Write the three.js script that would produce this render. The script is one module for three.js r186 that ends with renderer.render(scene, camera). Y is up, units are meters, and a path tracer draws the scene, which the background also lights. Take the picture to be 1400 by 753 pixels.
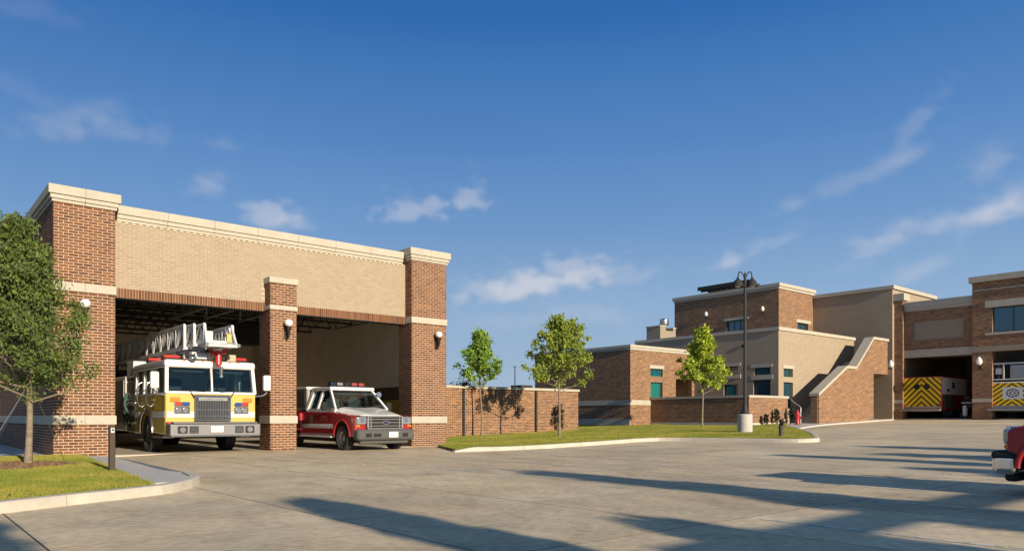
import * as THREE from 'three';
import { mergeGeometries } from 'three/addons/utils/BufferGeometryUtils.js';
import { RoundedBoxGeometry } from 'three/addons/geometries/RoundedBoxGeometry.js';
import { TessellateModifier } from 'three/addons/modifiers/TessellateModifier.js';
import { ImprovedNoise } from 'three/addons/math/ImprovedNoise.js';

// ---------------------------------------------------------------- camera, sky, sun, exposure
// World: x = along the garage front (u), z = -v (v runs away from the camera), y up, metres.
const scene = new THREE.Scene();
const EYE = 1.1, FOC = 1022, CX = 700, HOR = 570;
const camera = new THREE.PerspectiveCamera(2 * Math.atan(376.5 / FOC) * 180 / Math.PI, 1400 / 753, 0.1, 3000);
camera.position.set(0, EYE, 0);
camera.lookAt(0.6447, EYE, -0.7645);
camera.setViewOffset(1400, 753, 0, -193.5, 1400, 753);        // shift lens: verticals stay upright
const renderer = new THREE.WebGLRenderer({ antialias: true });
renderer.toneMapping = THREE.LinearToneMapping;
renderer.toneMappingExposure = 1.3;
renderer.shadowMap.enabled = true;
const SUN = new THREE.Vector3(-0.055, Math.tan(16.5 * Math.PI / 180), 1).normalize();
const sun = new THREE.DirectionalLight(new THREE.Color().setRGB(1, 0.85, 0.64), 5);
sun.position.copy(SUN).multiplyScalar(90).add(new THREE.Vector3(20, 0, -15));
sun.target.position.set(20, 0, -15);
sun.castShadow = true; sun.shadow.mapSize.set(4096, 4096); sun.shadow.radius = 1;
Object.assign(sun.shadow.camera, { left: -60, right: 60, top: 45, bottom: -45, near: 1, far: 220 });
scene.add(sun, sun.target);

let seedN = 7;
function rng(s) { let a = s >>> 0; return () => { a = (a + 0x6D2B79F5) | 0; let t = Math.imul(a ^ (a >>> 15), 1 | a); t = (t + Math.imul(t ^ (t >>> 7), 61 | t)) ^ t; return ((t ^ (t >>> 14)) >>> 0) / 4294967296; }; }
const noise3 = new ImprovedNoise();
const n3 = (x, y, z) => noise3.noise(x, y, z);
function fbm(x, y, z, o = 4) { let s = 0, a = 0.5, f = 1; for (let i = 0; i < o; i++) { s += a * n3(x * f, y * f, z * f + i * 7.3); a *= 0.5; f *= 2.03; } return s; }
const sstep = (a, b, x) => { const t = Math.min(1, Math.max(0, (x - a) / (b - a))); return t * t * (3 - 2 * t); };
const lerp = (a, b, t) => a + (b - a) * t;
const lin = c => (c /= 255) <= 0.04045 ? c / 12.92 : Math.pow((c + 0.055) / 1.055, 2.4);
const RGB = (r, g, b) => new THREE.Color().setRGB(r, g, b);

// direction of a photo pixel
const pixDir = (px, py) => { const k = (px - CX) / FOC, q = (HOR - py) / FOC; return [0.6447 + 0.7645 * k, q, -(0.7645 - 0.6447 * k)]; };
{ // the sky: blue air and a few thin clouds
  const W = 2048, H = 1024, data = new Float32Array(W * H * 4);
  const EXPO = 1.3;
  const stops = [[0, [172, 192, 212]], [4, [158, 183, 209]], [8.3, [143, 174, 208]], [14, [113, 154, 202]], [20, [86, 134, 192]], [28.3, [49, 106, 175]], [35, [56, 106, 163]], [50, [76, 111, 150]], [90, [88, 113, 142]]]
    .map(([e, c]) => [e, c.map(x => lin(x) / EXPO)]);
  // [px, py, half width px, half height px, tilt (rad, + rises to the right), strength]
  const CL = [[110, 177, 42, 15, .2, .30], [198, 186, 24, 11, 0, .26], [303, 198, 16, 7, 0, .16], [282, 254, 18, 14, .1, .34], [145, 148, 20, 10, .3, .18], [372, 297, 34, 16, 0, .62], [402, 304, 22, 11, 0, .35],
    [565, 290, 52, 15, .2, .5], [640, 272, 26, 17, .35, .5], [735, 392, 92, 17, .1, .62], [770, 374, 62, 18, .15, .55], [850, 378, 45, 14, .1, .3], [690, 400, 50, 13, .1, .45], [800, 432, 70, 14, .05, .22], [700, 440, 60, 12, 0, .15],
    [998, 357, 15, 9, .1, .45], [1045, 338, 58, 8, .35, .28], [1075, 281, 16, 8, 0, .22], [1175, 243, 70, 10, .35, .2], [1245, 215, 26, 8, .4, .16], [1258, 165, 40, 11, .8, .2], [1355, 226, 26, 15, .6, .26], [1300, 305, 90, 13, .16, .42], [1380, 290, 55, 12, .1, .36],
    [1215, 330, 40, 11, .6, .3], [1385, 268, 40, 12, .5, .28], [1248, 376, 34, 9, .45, .3], [40, 130, 60, 10, -.3, .08], [20, 8, 50, 14, 0, .1]];
  const rc = rng(99);
  const blobs = CL.map(([px, py, w, h, t, s]) => { const d = pixDir(px, py), l = Math.hypot(d[0], d[2]); return { az: Math.atan2(d[2], d[0]), el: Math.atan2(d[1], l), w: w / FOC, h: h / FOC, t, s }; });
  for (let i = 0; i < 46; i++) { // the same kind of thin clouds over the rest of the sky
    const az = -0.87 + (0.75 + rc() * (2 * Math.PI - 1.5));
    blobs.push({ az: Math.atan2(Math.sin(az), Math.cos(az)), el: 0.08 + Math.pow(rc(), 1.6) * 0.8, w: 0.04 + rc() * 0.08, h: 0.01 + rc() * 0.015, t: (rc() - 0.4) * 0.7, s: 0.15 + rc() * 0.4 });
  }
  for (const b of blobs) { b.ca = Math.cos(b.t); b.sa = Math.sin(b.t); b.ce = Math.cos(b.el); }
  const cloudCol = [226, 222, 224].map(x => lin(x) / EXPO);
  for (let j = 0; j < H; j++) {
    const el = ((j + 0.5) / H - 0.5) * Math.PI, e = Math.max(0, el * 180 / Math.PI);
    let i = 0; while (i < stops.length - 2 && e > stops[i + 1][0]) i++;
    const t = Math.min(1, (e - stops[i][0]) / (stops[i + 1][0] - stops[i][0]));
    const base = [0, 1, 2].map(c => lerp(stops[i][1][c], stops[i + 1][1][c], t));
    const near = blobs.filter(b => Math.abs(b.el - el) < (b.w + b.h) * 2.4);
    for (let k = 0; k < W; k++) {
      const az = ((k + 0.5) / W - 0.5) * 2 * Math.PI;
      let a = 0;
      if (el > -0.02) for (const b of near) {
        let dx = az - b.az; if (dx > Math.PI) dx -= 2 * Math.PI; if (dx < -Math.PI) dx += 2 * Math.PI; dx *= b.ce;
        if (Math.abs(dx) > b.w * 2.6) continue;
        const dy = el - b.el, X = (dx * b.ca + dy * b.sa) / b.w, Y = (-dx * b.sa + dy * b.ca) / b.h;
        const r2 = X * X + Y * Y * (Y < 0 ? 1.5 : 0.8); if (r2 > 6) continue;
        const puff = b.s >= 0.5 ? 1 : 0, n = fbm(az * 38, el * 66, b.s * 20, 5) + 0.45 * fbm(az * 13, el * 24, b.s * 9, 2);
        a += b.s * (puff ? 1.0 * sstep(0.16, 0.8, Math.exp(-r2 * 0.7) + n * 1.2 - 0.06) : sstep(0.05, 1.0, Math.exp(-r2 * 0.6) + n * 1.1 - 0.08)) * Math.exp(-r2 * 0.3);
      }
      a = Math.min(0.58, a * 0.62);
      const haze = 1 + 0.03 * n3(az * 3, el * 9, 3.3);
      const o = (j * W + k) * 4;
      for (let c = 0; c < 3; c++) data[o + c] = lerp(base[c] * haze, cloudCol[c], a);
      data[o + 3] = 1;
    }
  }
  const sky = new THREE.DataTexture(data, W, H, THREE.RGBAFormat, THREE.FloatType);
  sky.mapping = THREE.EquirectangularReflectionMapping; sky.magFilter = THREE.LinearFilter; sky.minFilter = THREE.LinearFilter; sky.needsUpdate = true;
  scene.background = sky; scene.environment = sky;
}

// ---------------------------------------------------------------- helpers
const V = (x, y, z) => new THREE.Vector3(x, y, z);
const P = (u, y, v) => new THREE.Vector3(u, y, -v);
const used = {};
const numbered = n => { const k = used[n] = (used[n] ?? -1) + 1; return k ? `${n}_${String(k).padStart(3, '0')}` : n; };
// ground height: level by the garage, rising towards the main building, a slight ramp up to the garage doors
const G0 = u => { const s = 1.5 * Math.log1p(Math.exp(Math.min(40, (u - 16) / 1.5))), m = 39; return 0.0265 * (s - 1.5 * Math.log1p(Math.exp(Math.min(40, (s - m) / 1.5)))); };
const GY = (u, v) => G0(u) + 0.08 * sstep(15.5, 22, v) * sstep(3.6, 6.2, u) * (1 - sstep(13.5, 15.5, u));
const uOn = (px, v) => { const k = (px - CX) / FOC; return v * (0.6447 + 0.7645 * k) / (0.7645 - 0.6447 * k); };
const vOn = (px, u) => { const k = (px - CX) / FOC; return u * (0.7645 - 0.6447 * k) / (0.6447 + 0.7645 * k); };
const depth = (u, v) => 0.6447 * u + 0.7645 * v;
const yAt = (py, u, v) => EYE + (HOR - py) / FOC * depth(u, v);

function flat(g) { // non-indexed, position / normal / uv only
  let o = g.index ? g.toNonIndexed() : g;
  if (!o.attributes.normal) o.computeVertexNormals();
  if (!o.attributes.uv) o.setAttribute('uv', new THREE.BufferAttribute(new Float32Array(o.attributes.position.count * 2), 2));
  for (const k of Object.keys(o.attributes)) if (!['position', 'normal', 'uv'].includes(k)) o.deleteAttribute(k);
  return o;
}
const merge = gs => { gs = (Array.isArray(gs) ? gs.flat(9) : [gs]); return gs.length === 1 ? flat(gs[0]) : mergeGeometries(gs.map(flat)); };
function metric(g) { // uv in metres from the way each face points
  const p = g.attributes.position, n = g.attributes.normal, uv = g.attributes.uv;
  for (let i = 0; i < p.count; i++) {
    const ax = Math.abs(n.getX(i)), ay = Math.abs(n.getY(i)), az = Math.abs(n.getZ(i));
    if (ay > ax && ay > az) uv.setXY(i, p.getX(i), p.getZ(i)); else if (ax > az) uv.setXY(i, p.getZ(i), p.getY(i)); else uv.setXY(i, p.getX(i), p.getY(i));
  }
  return g;
}
function mesh(name, geos, mat, parent, keep) {
  const g = merge(geos); if (mat.userData.metric && !keep) metric(g);
  const m = new THREE.Mesh(g, mat); m.name = name; m.castShadow = m.receiveShadow = true; parent.add(m); return m;
}
function thing(name, label, category, pos, turn = 0, group) {
  const o = new THREE.Group(); o.name = numbered(name); scene.add(o); o.position.copy(pos); o.rotation.y = turn;
  o.userData = { label, category }; if (group) o.userData.group = group; return o;
}
// a part whose geometry is written in world coordinates
function wpart(parent, name, geos, mat) { const m = mesh(name, geos, mat, parent); let r = parent; const off = V(0, 0, 0); while (r && r !== scene) { off.add(r.position); r = r.parent; } m.position.copy(off).negate(); return m; }
function struct(name, geos, mat, label, category) { const m = mesh(numbered(name), geos, mat, scene); m.userData = { kind: 'structure', label, category }; return m; }
function copyThing(o, pos, label, turn) { const c = o.clone(); c.name = numbered(o.name.replace(/_\d{3}$/, '')); c.userData = { ...o.userData }; if (label) c.userData.label = label; c.position.copy(pos); if (turn !== undefined) c.rotation.y = turn; scene.add(c); return c; }

const bx = (x0, x1, y0, y1, z0, z1) => new THREE.BoxGeometry(Math.abs(x1 - x0), Math.abs(y1 - y0), Math.abs(z1 - z0)).translate((x0 + x1) / 2, (y0 + y1) / 2, (z0 + z1) / 2);
const wb = (u0, u1, y0, y1, v0, v1) => bx(u0, u1, y0, y1, -v0, -v1);
const rb = (x, y, z, w, h, d, r = 0.03, s = 2) => new RoundedBoxGeometry(w, h, d, s, Math.min(r, w / 2.01, h / 2.01, d / 2.01)).translate(x, y, z);
const cyl = (r0, r1, h, x, y, z, axis = 'y', seg = 16) => { const g = new THREE.CylinderGeometry(r1, r0, h, seg); if (axis === 'x') g.rotateZ(Math.PI / 2); if (axis === 'z') g.rotateX(Math.PI / 2); return g.translate(x, y, z); };
const sph = (r, x, y, z, sy = 1, seg = 14) => new THREE.SphereGeometry(r, seg, seg * 0.7 | 0).scale(1, sy, 1).translate(x, y, z);
const UP = V(0, 1, 0);
function strut(p, q, r, seg = 6, r2) { const d = q.clone().sub(p), l = d.length(); const g = new THREE.CylinderGeometry(r2 ?? r, r, l, seg); g.applyQuaternion(new THREE.Quaternion().setFromUnitVectors(UP, d.normalize())); const c = p.clone().add(q).multiplyScalar(0.5); return g.translate(c.x, c.y, c.z); }
function bar(p, q, w, d = w) { const e = q.clone().sub(p), l = e.length(); const g = new THREE.BoxGeometry(w, l, d); g.applyQuaternion(new THREE.Quaternion().setFromUnitVectors(UP, e.normalize())); const c = p.clone().add(q).multiplyScalar(0.5); return g.translate(c.x, c.y, c.z); }
function quad(a, b, c, d) { const g = new THREE.BufferGeometry(); g.setAttribute('position', new THREE.Float32BufferAttribute([a, b, c, a, c, d].flatMap(p => [p.x, p.y, p.z]), 3)); g.setAttribute('uv', new THREE.Float32BufferAttribute([0, 0, 1, 0, 1, 1, 0, 0, 1, 1, 0, 1], 2)); g.computeVertexNormals(); return g; }
function slabQuad(a, b, c, d, t) { // a pane with thickness t along its normal
  const n = b.clone().sub(a).cross(d.clone().sub(a)).normalize().multiplyScalar(t), m = [a, b, c, d].map(p => p.clone().sub(n));
  return [quad(a, b, c, d), quad(m[3], m[2], m[1], m[0]), quad(a, m[0], m[1], b), quad(b, m[1], m[2], c), quad(c, m[2], m[3], d), quad(d, m[3], m[0], a)];
}
const shapeOf = pts => new THREE.Shape(pts.map(p => new THREE.Vector2(p[0], p[1])));
function holes(s, list) { for (const [a0, a1, y0, y1] of list) s.holes.push(new THREE.Path([[a0, y0], [a1, y0], [a1, y1], [a0, y1]].map(p => new THREE.Vector2(...p)))); return s; }
const extr = (s, d, bev = 0, seg = 2) => new THREE.ExtrudeGeometry(s, { depth: d - 2 * bev, bevelEnabled: bev > 0, bevelThickness: bev, bevelSize: bev, bevelOffset: -bev, bevelSegments: seg, curveSegments: 14 }).translate(0, 0, bev);
// wall whose outer face looks towards -v (shape in u, y) or towards -u (shape in v, y); t = thickness behind the face
const wallV = (s, v, t) => extr(s, t).translate(0, 0, -v - t);
const wallU = (s, u, t) => extr(s, t).rotateY(Math.PI / 2).translate(u, 0, 0);
const rectS = (a0, a1, y0, y1) => shapeOf([[a0, y0], [a1, y0], [a1, y1], [a0, y1]]);
const extX = (s, w, bev = 0, x = 0) => extr(s, w, bev).rotateY(-Math.PI / 2).translate(w / 2 + x, 0, 0);   // side profile (z, y), centred across x
const tube = (pts, r, seg = 24, rad = 6) => new THREE.TubeGeometry(new THREE.CatmullRomCurve3(pts), seg, r, rad);
const lathe = (pts, seg = 16) => new THREE.LatheGeometry(pts.map(p => new THREE.Vector2(...p)), seg);

// ---------------------------------------------------------------- textures and materials
function dtex(w, h, fn, srgb = true, rep = 1) {
  const d = new Uint8Array(w * h * 4);
  for (let j = 0; j < h; j++) for (let i = 0; i < w; i++) { const c = fn(i, j), o = (j * w + i) * 4; d[o] = c[0]; d[o + 1] = c[1] ?? c[0]; d[o + 2] = c[2] ?? c[0]; d[o + 3] = 255; }
  const t = new THREE.DataTexture(d, w, h, THREE.RGBAFormat); t.wrapS = t.wrapT = THREE.RepeatWrapping; t.magFilter = THREE.LinearFilter; t.minFilter = THREE.LinearMipmapLinearFilter; t.generateMipmaps = true;
  if (srgb) t.colorSpace = THREE.SRGBColorSpace; t.repeat.set(1 / rep, 1 / rep); t.needsUpdate = true; return t;
}
const toS = x => { x = Math.min(1, Math.max(0, x)); return 255 * (x <= 0.0031308 ? 12.92 * x : 1.055 * Math.pow(x, 1 / 2.4) - 0.055); };
const std = (c, rough = 0.8, metal = 0, extra = {}) => new THREE.MeshStandardMaterial({ color: Array.isArray(c) ? RGB(...c) : c, roughness: rough, metalness: metal, ...extra });
const met = m => { m.userData.metric = true; return m; };
function tilenoise(S, f, seed) { // seamless value noise, tabulated
  const N = Math.min(S, 256), out = new Float32Array(N * N); let amp = 0.5;
  for (let o = 0, q = Math.round(f); o < 4 && q <= N; o++, q *= 2, amp *= 0.55) {
    const r = rng(seed * 977 + o * 131 + 3), lat = new Float32Array(q * q).map(() => r() * 2 - 1);
    for (let j = 0; j < N; j++) for (let i = 0; i < N; i++) { const x = i / N * q, y = j / N * q, x0 = x | 0, y0 = y | 0, sx = sstep(0, 1, x - x0), sy = sstep(0, 1, y - y0), x1 = (x0 + 1) % q, y1 = (y0 + 1) % q; out[j * N + i] += amp * lerp(lerp(lat[y0 * q + x0], lat[y0 * q + x1], sx), lerp(lat[y1 * q + x0], lat[y1 * q + x1], sx), sy); }
  }
  return (i, j) => out[(j % N) * N + (i % N)] * 0.8;
}
const grainA = (() => { const r = rng(5), n = tilenoise(256, 10, 1.5), m = tilenoise(256, 40, 4.5); return dtex(256, 256, (i, j) => { const v = 128 + 90 * n(i, j) + 90 * m(i, j) + (r() - 0.5) * 60; return [v]; }, false, 1.3); })();
function grainy(c, amp, rep, seed, rough = 0.85, bump = 0.002) { // mottled mineral surface
  const S = 256, n = tilenoise(S, 5, seed), m = tilenoise(S, 30, seed + 3), r = rng(seed * 31 + 1);
  const t = dtex(S, S, (i, j) => { const k = 1 + amp * (1.3 * n(i, j) + 0.9 * m(i, j) + (r() - 0.5) * 0.5); return c.map(x => toS(x * k)); }, true, rep);
  const b = grainA.clone(); b.repeat.set(1 / rep, 1 / rep); b.needsUpdate = true;
  return met(new THREE.MeshStandardMaterial({ map: t, roughness: rough, bumpMap: b, bumpScale: bump }));
}
function brickTex(tones, mortar, seed, amp = 0.25) { // brickwork too far away to tell single bricks apart: 3.6 m x 2.4 m
  const W = 1024, H = 1024, r = rng(seed), nb = 16, nc = 32, tone = [];
  for (let i = 0; i < nb * nc; i++) { const t = tones[r() * tones.length | 0], k = 1 + (r() - 0.5) * amp; tone.push(t.map(x => x * k)); }
  const n = tilenoise(W, 60, seed + .5);
  const f = (i, j) => { const c = j / H * nc | 0, fy = j / H * nc - c; let x = i / W * nb + (c % 2) * 0.5; x %= nb; const b = x | 0, fx = x - b; return (fy < 0.14 || fx < 0.048) ? -1 : c * nb + b; };
  const map = dtex(W, H, (i, j) => { const k = f(i, j), g = 1 + 0.35 * n(i, j); return (k < 0 ? mortar : tone[k]).map(x => toS(x * g)); });
  const bmp = dtex(512, 512, (i, j) => [f(i * 2, j * 2) < 0 ? 40 : 200], false);
  for (const t of [map, bmp]) { t.repeat.set(1 / 3.6, 1 / 2.4); t.anisotropy = 16; }
  return met(new THREE.MeshStandardMaterial({ map, bumpMap: bmp, bumpScale: 0.006, roughness: 0.9 }));
}
const REDS = [[.166, .066, .026], [.138, .052, .021], [.198, .083, .033], [.112, .045, .021], [.182, .073, .027], [.156, .07, .034]];
const TANS = [[.330, .264, .186], [.342, .273, .192], [.318, .254, .179], [.334, .269, .191], [.350, .278, .194]];
const MORTAR = [.54, .425, .32];
const M = {
  stone: grainy([.45, .415, .335], 0.10, 1.7, 11, 0.85, 0.001),
  mortar: grainy(MORTAR, 0.12, 1.1, 12, 0.95, 0.002),
  tanMortar: grainy([.48, .395, .295], 0.1, 1.1, 13, 0.95, 0.002),
  redFar: brickTex([[.195, .086, .034], [.162, .068, .028], [.235, .11, .044], [.135, .06, .028], [.21, .092, .034]], [.50, .39, .275], 21, 0.7), tanFar: brickTex(TANS, [.41, .33, .24], 23, 0.14),
  concrete: grainy([.45, .40, .32], 0.12, 2.3, 14, 0.9, 0.003), kerb: grainy([.52, .475, .40], 0.14, 1.9, 15, 0.9, 0.004), palecon: grainy([.5, .48, .44], 0.1, 1.2, 17, 0.9, 0.003),
  inner: grainy([.68, .60, .47], 0.1, 2.6, 18, 0.9, 0.002), floorIn: grainy([.47, .42, .34], 0.16, 3.1, 19, 0.7, 0.002),
  roofing: grainy([.3, .29, .27], 0.1, 2, 20, 0.95, 0.003), stucco: grainy([.30, .25, .185], 0.07, 1.9, 24, 0.95, 0.004),
  steelDark: std([.035, .034, .034], 0.75, 0.2), iron: std([.032, .031, .03], 0.7, 0.2), bronze: std([.045, .03, .022], 0.5, 0.5), galv: std([.5, .51, .52], 0.38, 1), chrome: std([.72, .73, .74], 0.16, 1), alum: std([.36, .365, .37], 0.42, 1),
  black: std([.016, .016, .017], 0.88), rubber: std([.026, .025, .025], 0.92), white: std([.56, .56, .55], 0.45), greyPlastic: std([.085, .083, .082], 0.8), seat: std([.11, .105, .1], 0.9),
  glassGlobe: std([.78, .77, .73], 0.3),
  glass: new THREE.MeshPhysicalMaterial({ color: RGB(.62, .74, .76), transmission: 1, thickness: 0, roughness: 0.03, ior: 1.5, side: THREE.DoubleSide }),
  darkGlass: new THREE.MeshPhysicalMaterial({ color: RGB(.02, .06, .085), roughness: 0.05, clearcoat: 1, clearcoatRoughness: 0.03, specularIntensity: 1 }),
  tealGlass: new THREE.MeshPhysicalMaterial({ color: RGB(.012, .09, .14), roughness: 0.06, clearcoat: 1, clearcoatRoughness: 0.03 }),
  teal: std([.01, .15, .13], 0.4), tealDark: std([.008, .06, .06], 0.5),
};
const paint = (c, r = 0.35) => new THREE.MeshPhysicalMaterial({ color: RGB(...c), roughness: r, clearcoat: 1, clearcoatRoughness: 0.06 });
const PT = { white: paint([.76, .75, .73]), yellow: paint([.56, .43, .10]), red: paint([.30, .009, .014]), deepRed: paint([.33, .008, .013]), warnRed: std([.42, .03, .022], 0.3), warnBlue: std([.02, .06, .3], 0.25), amber: std([.75, .2, .02], 0.3), lampGlass: std([.42, .43, .45], 0.12, 0.6) };
function canvasTex(w, h, draw) { const c = document.createElement('canvas'); c.width = w; c.height = h; draw(c.getContext('2d'), w, h); const t = new THREE.CanvasTexture(c); t.colorSpace = THREE.SRGBColorSpace; t.anisotropy = 8; return t; }

// ---------------------------------------------------------------- ground, paving, kerbs, lawns
{ // one sheet to the horizon, under the paving
  const us = [-900, -300, -80, -20, 0, 8, 12, 14, 15, 16, 17, 18, 20, 24, 30, 40, 50, 53, 55, 58, 64, 80, 200, 900], vs = [-900, -200, -40, -10, 0, 10, 16, 19, 22, 30, 45, 80, 200, 900], pos = [], idx = [];
  for (const v of vs) for (const u of us) pos.push(u, G0(u) - 0.06, -v);
  const n = us.length;
  for (let j = 0; j < vs.length - 1; j++) for (let i = 0; i < n - 1; i++) { const a = j * n + i; idx.push(a, a + 1, a + n, a + 1, a + n + 1, a + n); }
  const g = new THREE.BufferGeometry(); g.setAttribute('position', new THREE.Float32BufferAttribute(pos, 3)); g.setIndex(idx); g.computeVertexNormals();
  struct('ground', g, grainy([.17, .15, .12], 0.2, 3, 31), 'dark bare ground showing in the joints between the concrete slabs', 'ground');
}
const inPoly = (poly, x, y) => { let c = false; for (let i = 0, j = poly.length - 1; i < poly.length; j = i++) { const [xi, yi] = poly[i], [xj, yj] = poly[j]; if ((yi > y) !== (yj > y) && x < (xj - xi) * (y - yi) / (yj - yi) + xi) c = !c; } return c; };
const lawnL = [[-9, 5.05], [1.0, 10.42], [2.5, 11.2], [3.0, 11.5], [3.1, 12.4], [3.82, 20.5], [3.84, 22.02], [1.9, 22.04], [1.9, 42], [-9, 42]];
const lawnR = [[13.45, 18.62], [16, 18.55], [20, 18.6], [22.0, 18.68], [22.8, 18.35], [23.25, 17.4], [23.95, 14.2], [24.25, 13.4], [24.75, 13.12], [25.4, 13.42], [29, 15.55], [34, 19.05], [36.4, 21.05], [38.6, 21.95], [38.7, 22.36], [35.42, 22.36], [35.42, 29.06], [33.6, 29.06], [33.6, 35.5], [27.6, 35.5], [27.55, 27.26], [15.62, 27.26], [15.6, 22.0], [14.7, 21.4]];
const walkR = [[34.05, 18.9], [36.45, 20.95], [38.65, 21.85], [39.2, 22.36], [39.83, 23.16], [48.0, 23.16], [49.9, 23.1], [49.9, 20.95], [44, 20.75], [40, 20.45], [37, 19.8]];
const sideWalk = [[3.06, 12.0], [3.66, 12.2], [4.02, 12.95], [4.16, 14], [4.72, 22.06], [3.86, 22.06], [3.84, 20.5], [3.12, 12.4]];
// concrete surface: mottling, tyre sweeps, drips, hairline cracks, exposed grit; one coarse sheet for the whole lot and a finer one for the nearest slabs
const marks = (() => { const r = rng(77), streaks = [], spots = [], sweeps = [], cracks = [];
  for (let i = 0; i < 150; i++) streaks.push([r() * 60 - 8, r() * 26 - 2, 1.5 + r() * 6, 0.1 + r() * 0.22, (r() - 0.5) * 0.9, 0.03 + r() * 0.10]);
  for (let i = 0; i < 330; i++) spots.push([r() * 60 - 10, r() * 32 - 10, 0.03 + r() * r() * 0.42, 0.06 + r() * 0.3]);
  for (let i = 0; i < 34; i++) sweeps.push([3 + r() * 13, 7 + r() * 16, 0.04 + r() * 0.09, r() > .35 ? 1 : -1, 11 + r() * 10, 0.5 + r() * 0.7]);
  for (let i = 0; i < 26; i++) { let u = r() * 20 - 1, v = r() * 18 + 2, a = r() * 6.28; const p = []; for (let k = 0; k < 90 + r() * 160; k++) { p.push([u, v]); a += (r() - .5) * .7; u += Math.cos(a) * .015; v += Math.sin(a) * .015; } cracks.push(p); }
  return { streaks, spots, sweeps, cracks }; })();
function lotSheet(U0, U1, V0, V1, W, H, fine) {
  const r = rng(fine ? 78 : 79), c = [.59, .475, .315], add = new Float32Array(W * H), su = W / (U1 - U0), sv = H / (V1 - V0);
  const put = (u, v, k, mx) => { const x = (u - U0) * su | 0, y = (v - V0) * sv | 0; if (x >= 0 && y >= 0 && x < W && y < H) add[y * W + x] = Math.max(add[y * W + x], k); };
  const st = fine ? 0.0085 : 0.03;
  for (const [u, v, l, w, s, k] of marks.streaks) { if (u > U1 + 6 || u < U0 - 6) continue; for (let t = 0; t < l; t += st) for (let q = -w * 2; q < w * 2; q += st) put(u + s * t + q, v + t, k * Math.exp(-q * q / w / w) * Math.sin(Math.PI * t / l)); }
  for (const [u0, R, k, sgn, v0, len] of marks.sweeps) for (let a = 0; a < len; a += st / 24) for (const off of [0, 1.75]) for (let q = -.14; q <= .14; q += st) { const rr = R + off + q; put(u0 + sgn * (R - rr * Math.cos(a)), v0 - rr * Math.sin(a), k * (1 - q * q / .022) * Math.sin(Math.PI * a / len)); }
  for (const [u, v, R, k] of marks.spots) { const x0 = Math.max(0, (u - R - U0) * su | 0), x1 = Math.min(W, (u + R - U0) * su), y0 = Math.max(0, (v - R - V0) * sv | 0), y1 = Math.min(H, (v + R - V0) * sv); for (let y = y0; y < y1; y++) for (let x = x0; x < x1; x++) { const uu = x / su + U0, vv = y / sv + V0, d = Math.hypot(uu - u, vv - v) / R + .35 * n3(uu * 6, vv * 6, u); if (d < 1) add[y * W + x] += k * (1 - d); } }
  if (fine) for (const p of marks.cracks) for (const [u, v] of p) { put(u, v, .42); put(u + .008, v, .25); }
  const t = dtex(W, H, (i, j) => {
    const u = i / su + U0, v = j / sv + V0;
    let k = 1 + 0.34 * fbm(u * 0.35, v * 0.3, 2.2, 2) + 0.36 * fbm(u * 1.7, v * 1.1, 8.1, 3) - add[j * W + i];
    if (fine) { const g = r(); k += 0.22 * n3(u * 9, v * 9, 4) + (r() - 0.5) * 0.2 - (g > .985 ? .25 : 0) + (g < .012 ? .22 : 0); } else k += (r() - 0.5) * 0.12;
    const w = 0.05 * n3(u * 0.6, v * 0.6, 5);
    return [toS(c[0] * k * (1 + w)), toS(c[1] * k), toS(c[2] * k * (1 - w * 1.5))];
  });
  t.wrapS = t.wrapT = THREE.ClampToEdgeWrapping; t.anisotropy = 16;
  const b = grainA.clone(); b.needsUpdate = true; b.repeat.set((U1 - U0) / 1.2, (V1 - V0) / 1.2);
  return { uv: (u, v) => [(u - U0) / (U1 - U0), (v - V0) / (V1 - V0)], mats: [1, 0.94, 1.06, 0.97, 1.03, 0.90].map(k => new THREE.MeshStandardMaterial({ map: t, color: RGB(k, k, k * 0.995), roughness: 0.97, bumpMap: b, bumpScale: 0.003 })) };
}
const sheetFar = lotSheet(-12, 60, -14, 26, 2048, 1024, false), sheetNear = lotSheet(-1.7, 17.2, 1.9, 20.8, 2048, 2048, true);
function prismTop(poly, yTop, yBot, uvOf) { // convex polygon (u, v) with a top that follows yTop(u, v)
  const pos = [], uv = [], n = poly.length, tri = (a, b, c) => { for (const p of [a, b, c]) { pos.push(p[0], p[2], -p[1]); uv.push(...uvOf(p[0], p[1])); } };
  const T = poly.map(([u, v]) => [u, v, yTop(u, v)]), B = poly.map(([u, v]) => [u, v, yBot(u, v)]);
  for (let i = 1; i < n - 1; i++) tri(T[0], T[i], T[i + 1]);
  for (let i = 0; i < n; i++) { const j = (i + 1) % n; tri(T[i], B[i], B[j]); tri(T[i], B[j], T[j]); }
  const g = new THREE.BufferGeometry(); g.setAttribute('position', new THREE.Float32BufferAttribute(pos, 3)); g.setAttribute('uv', new THREE.Float32BufferAttribute(uv, 2)); g.computeVertexNormals(); return g;
}
const lot = new THREE.Group(); lot.name = 'parking_lot'; lot.userData = { kind: 'structure', label: 'pale concrete forecourt of large jointed slabs with faded white bay lines', category: 'paving' }; scene.add(lot);
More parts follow.
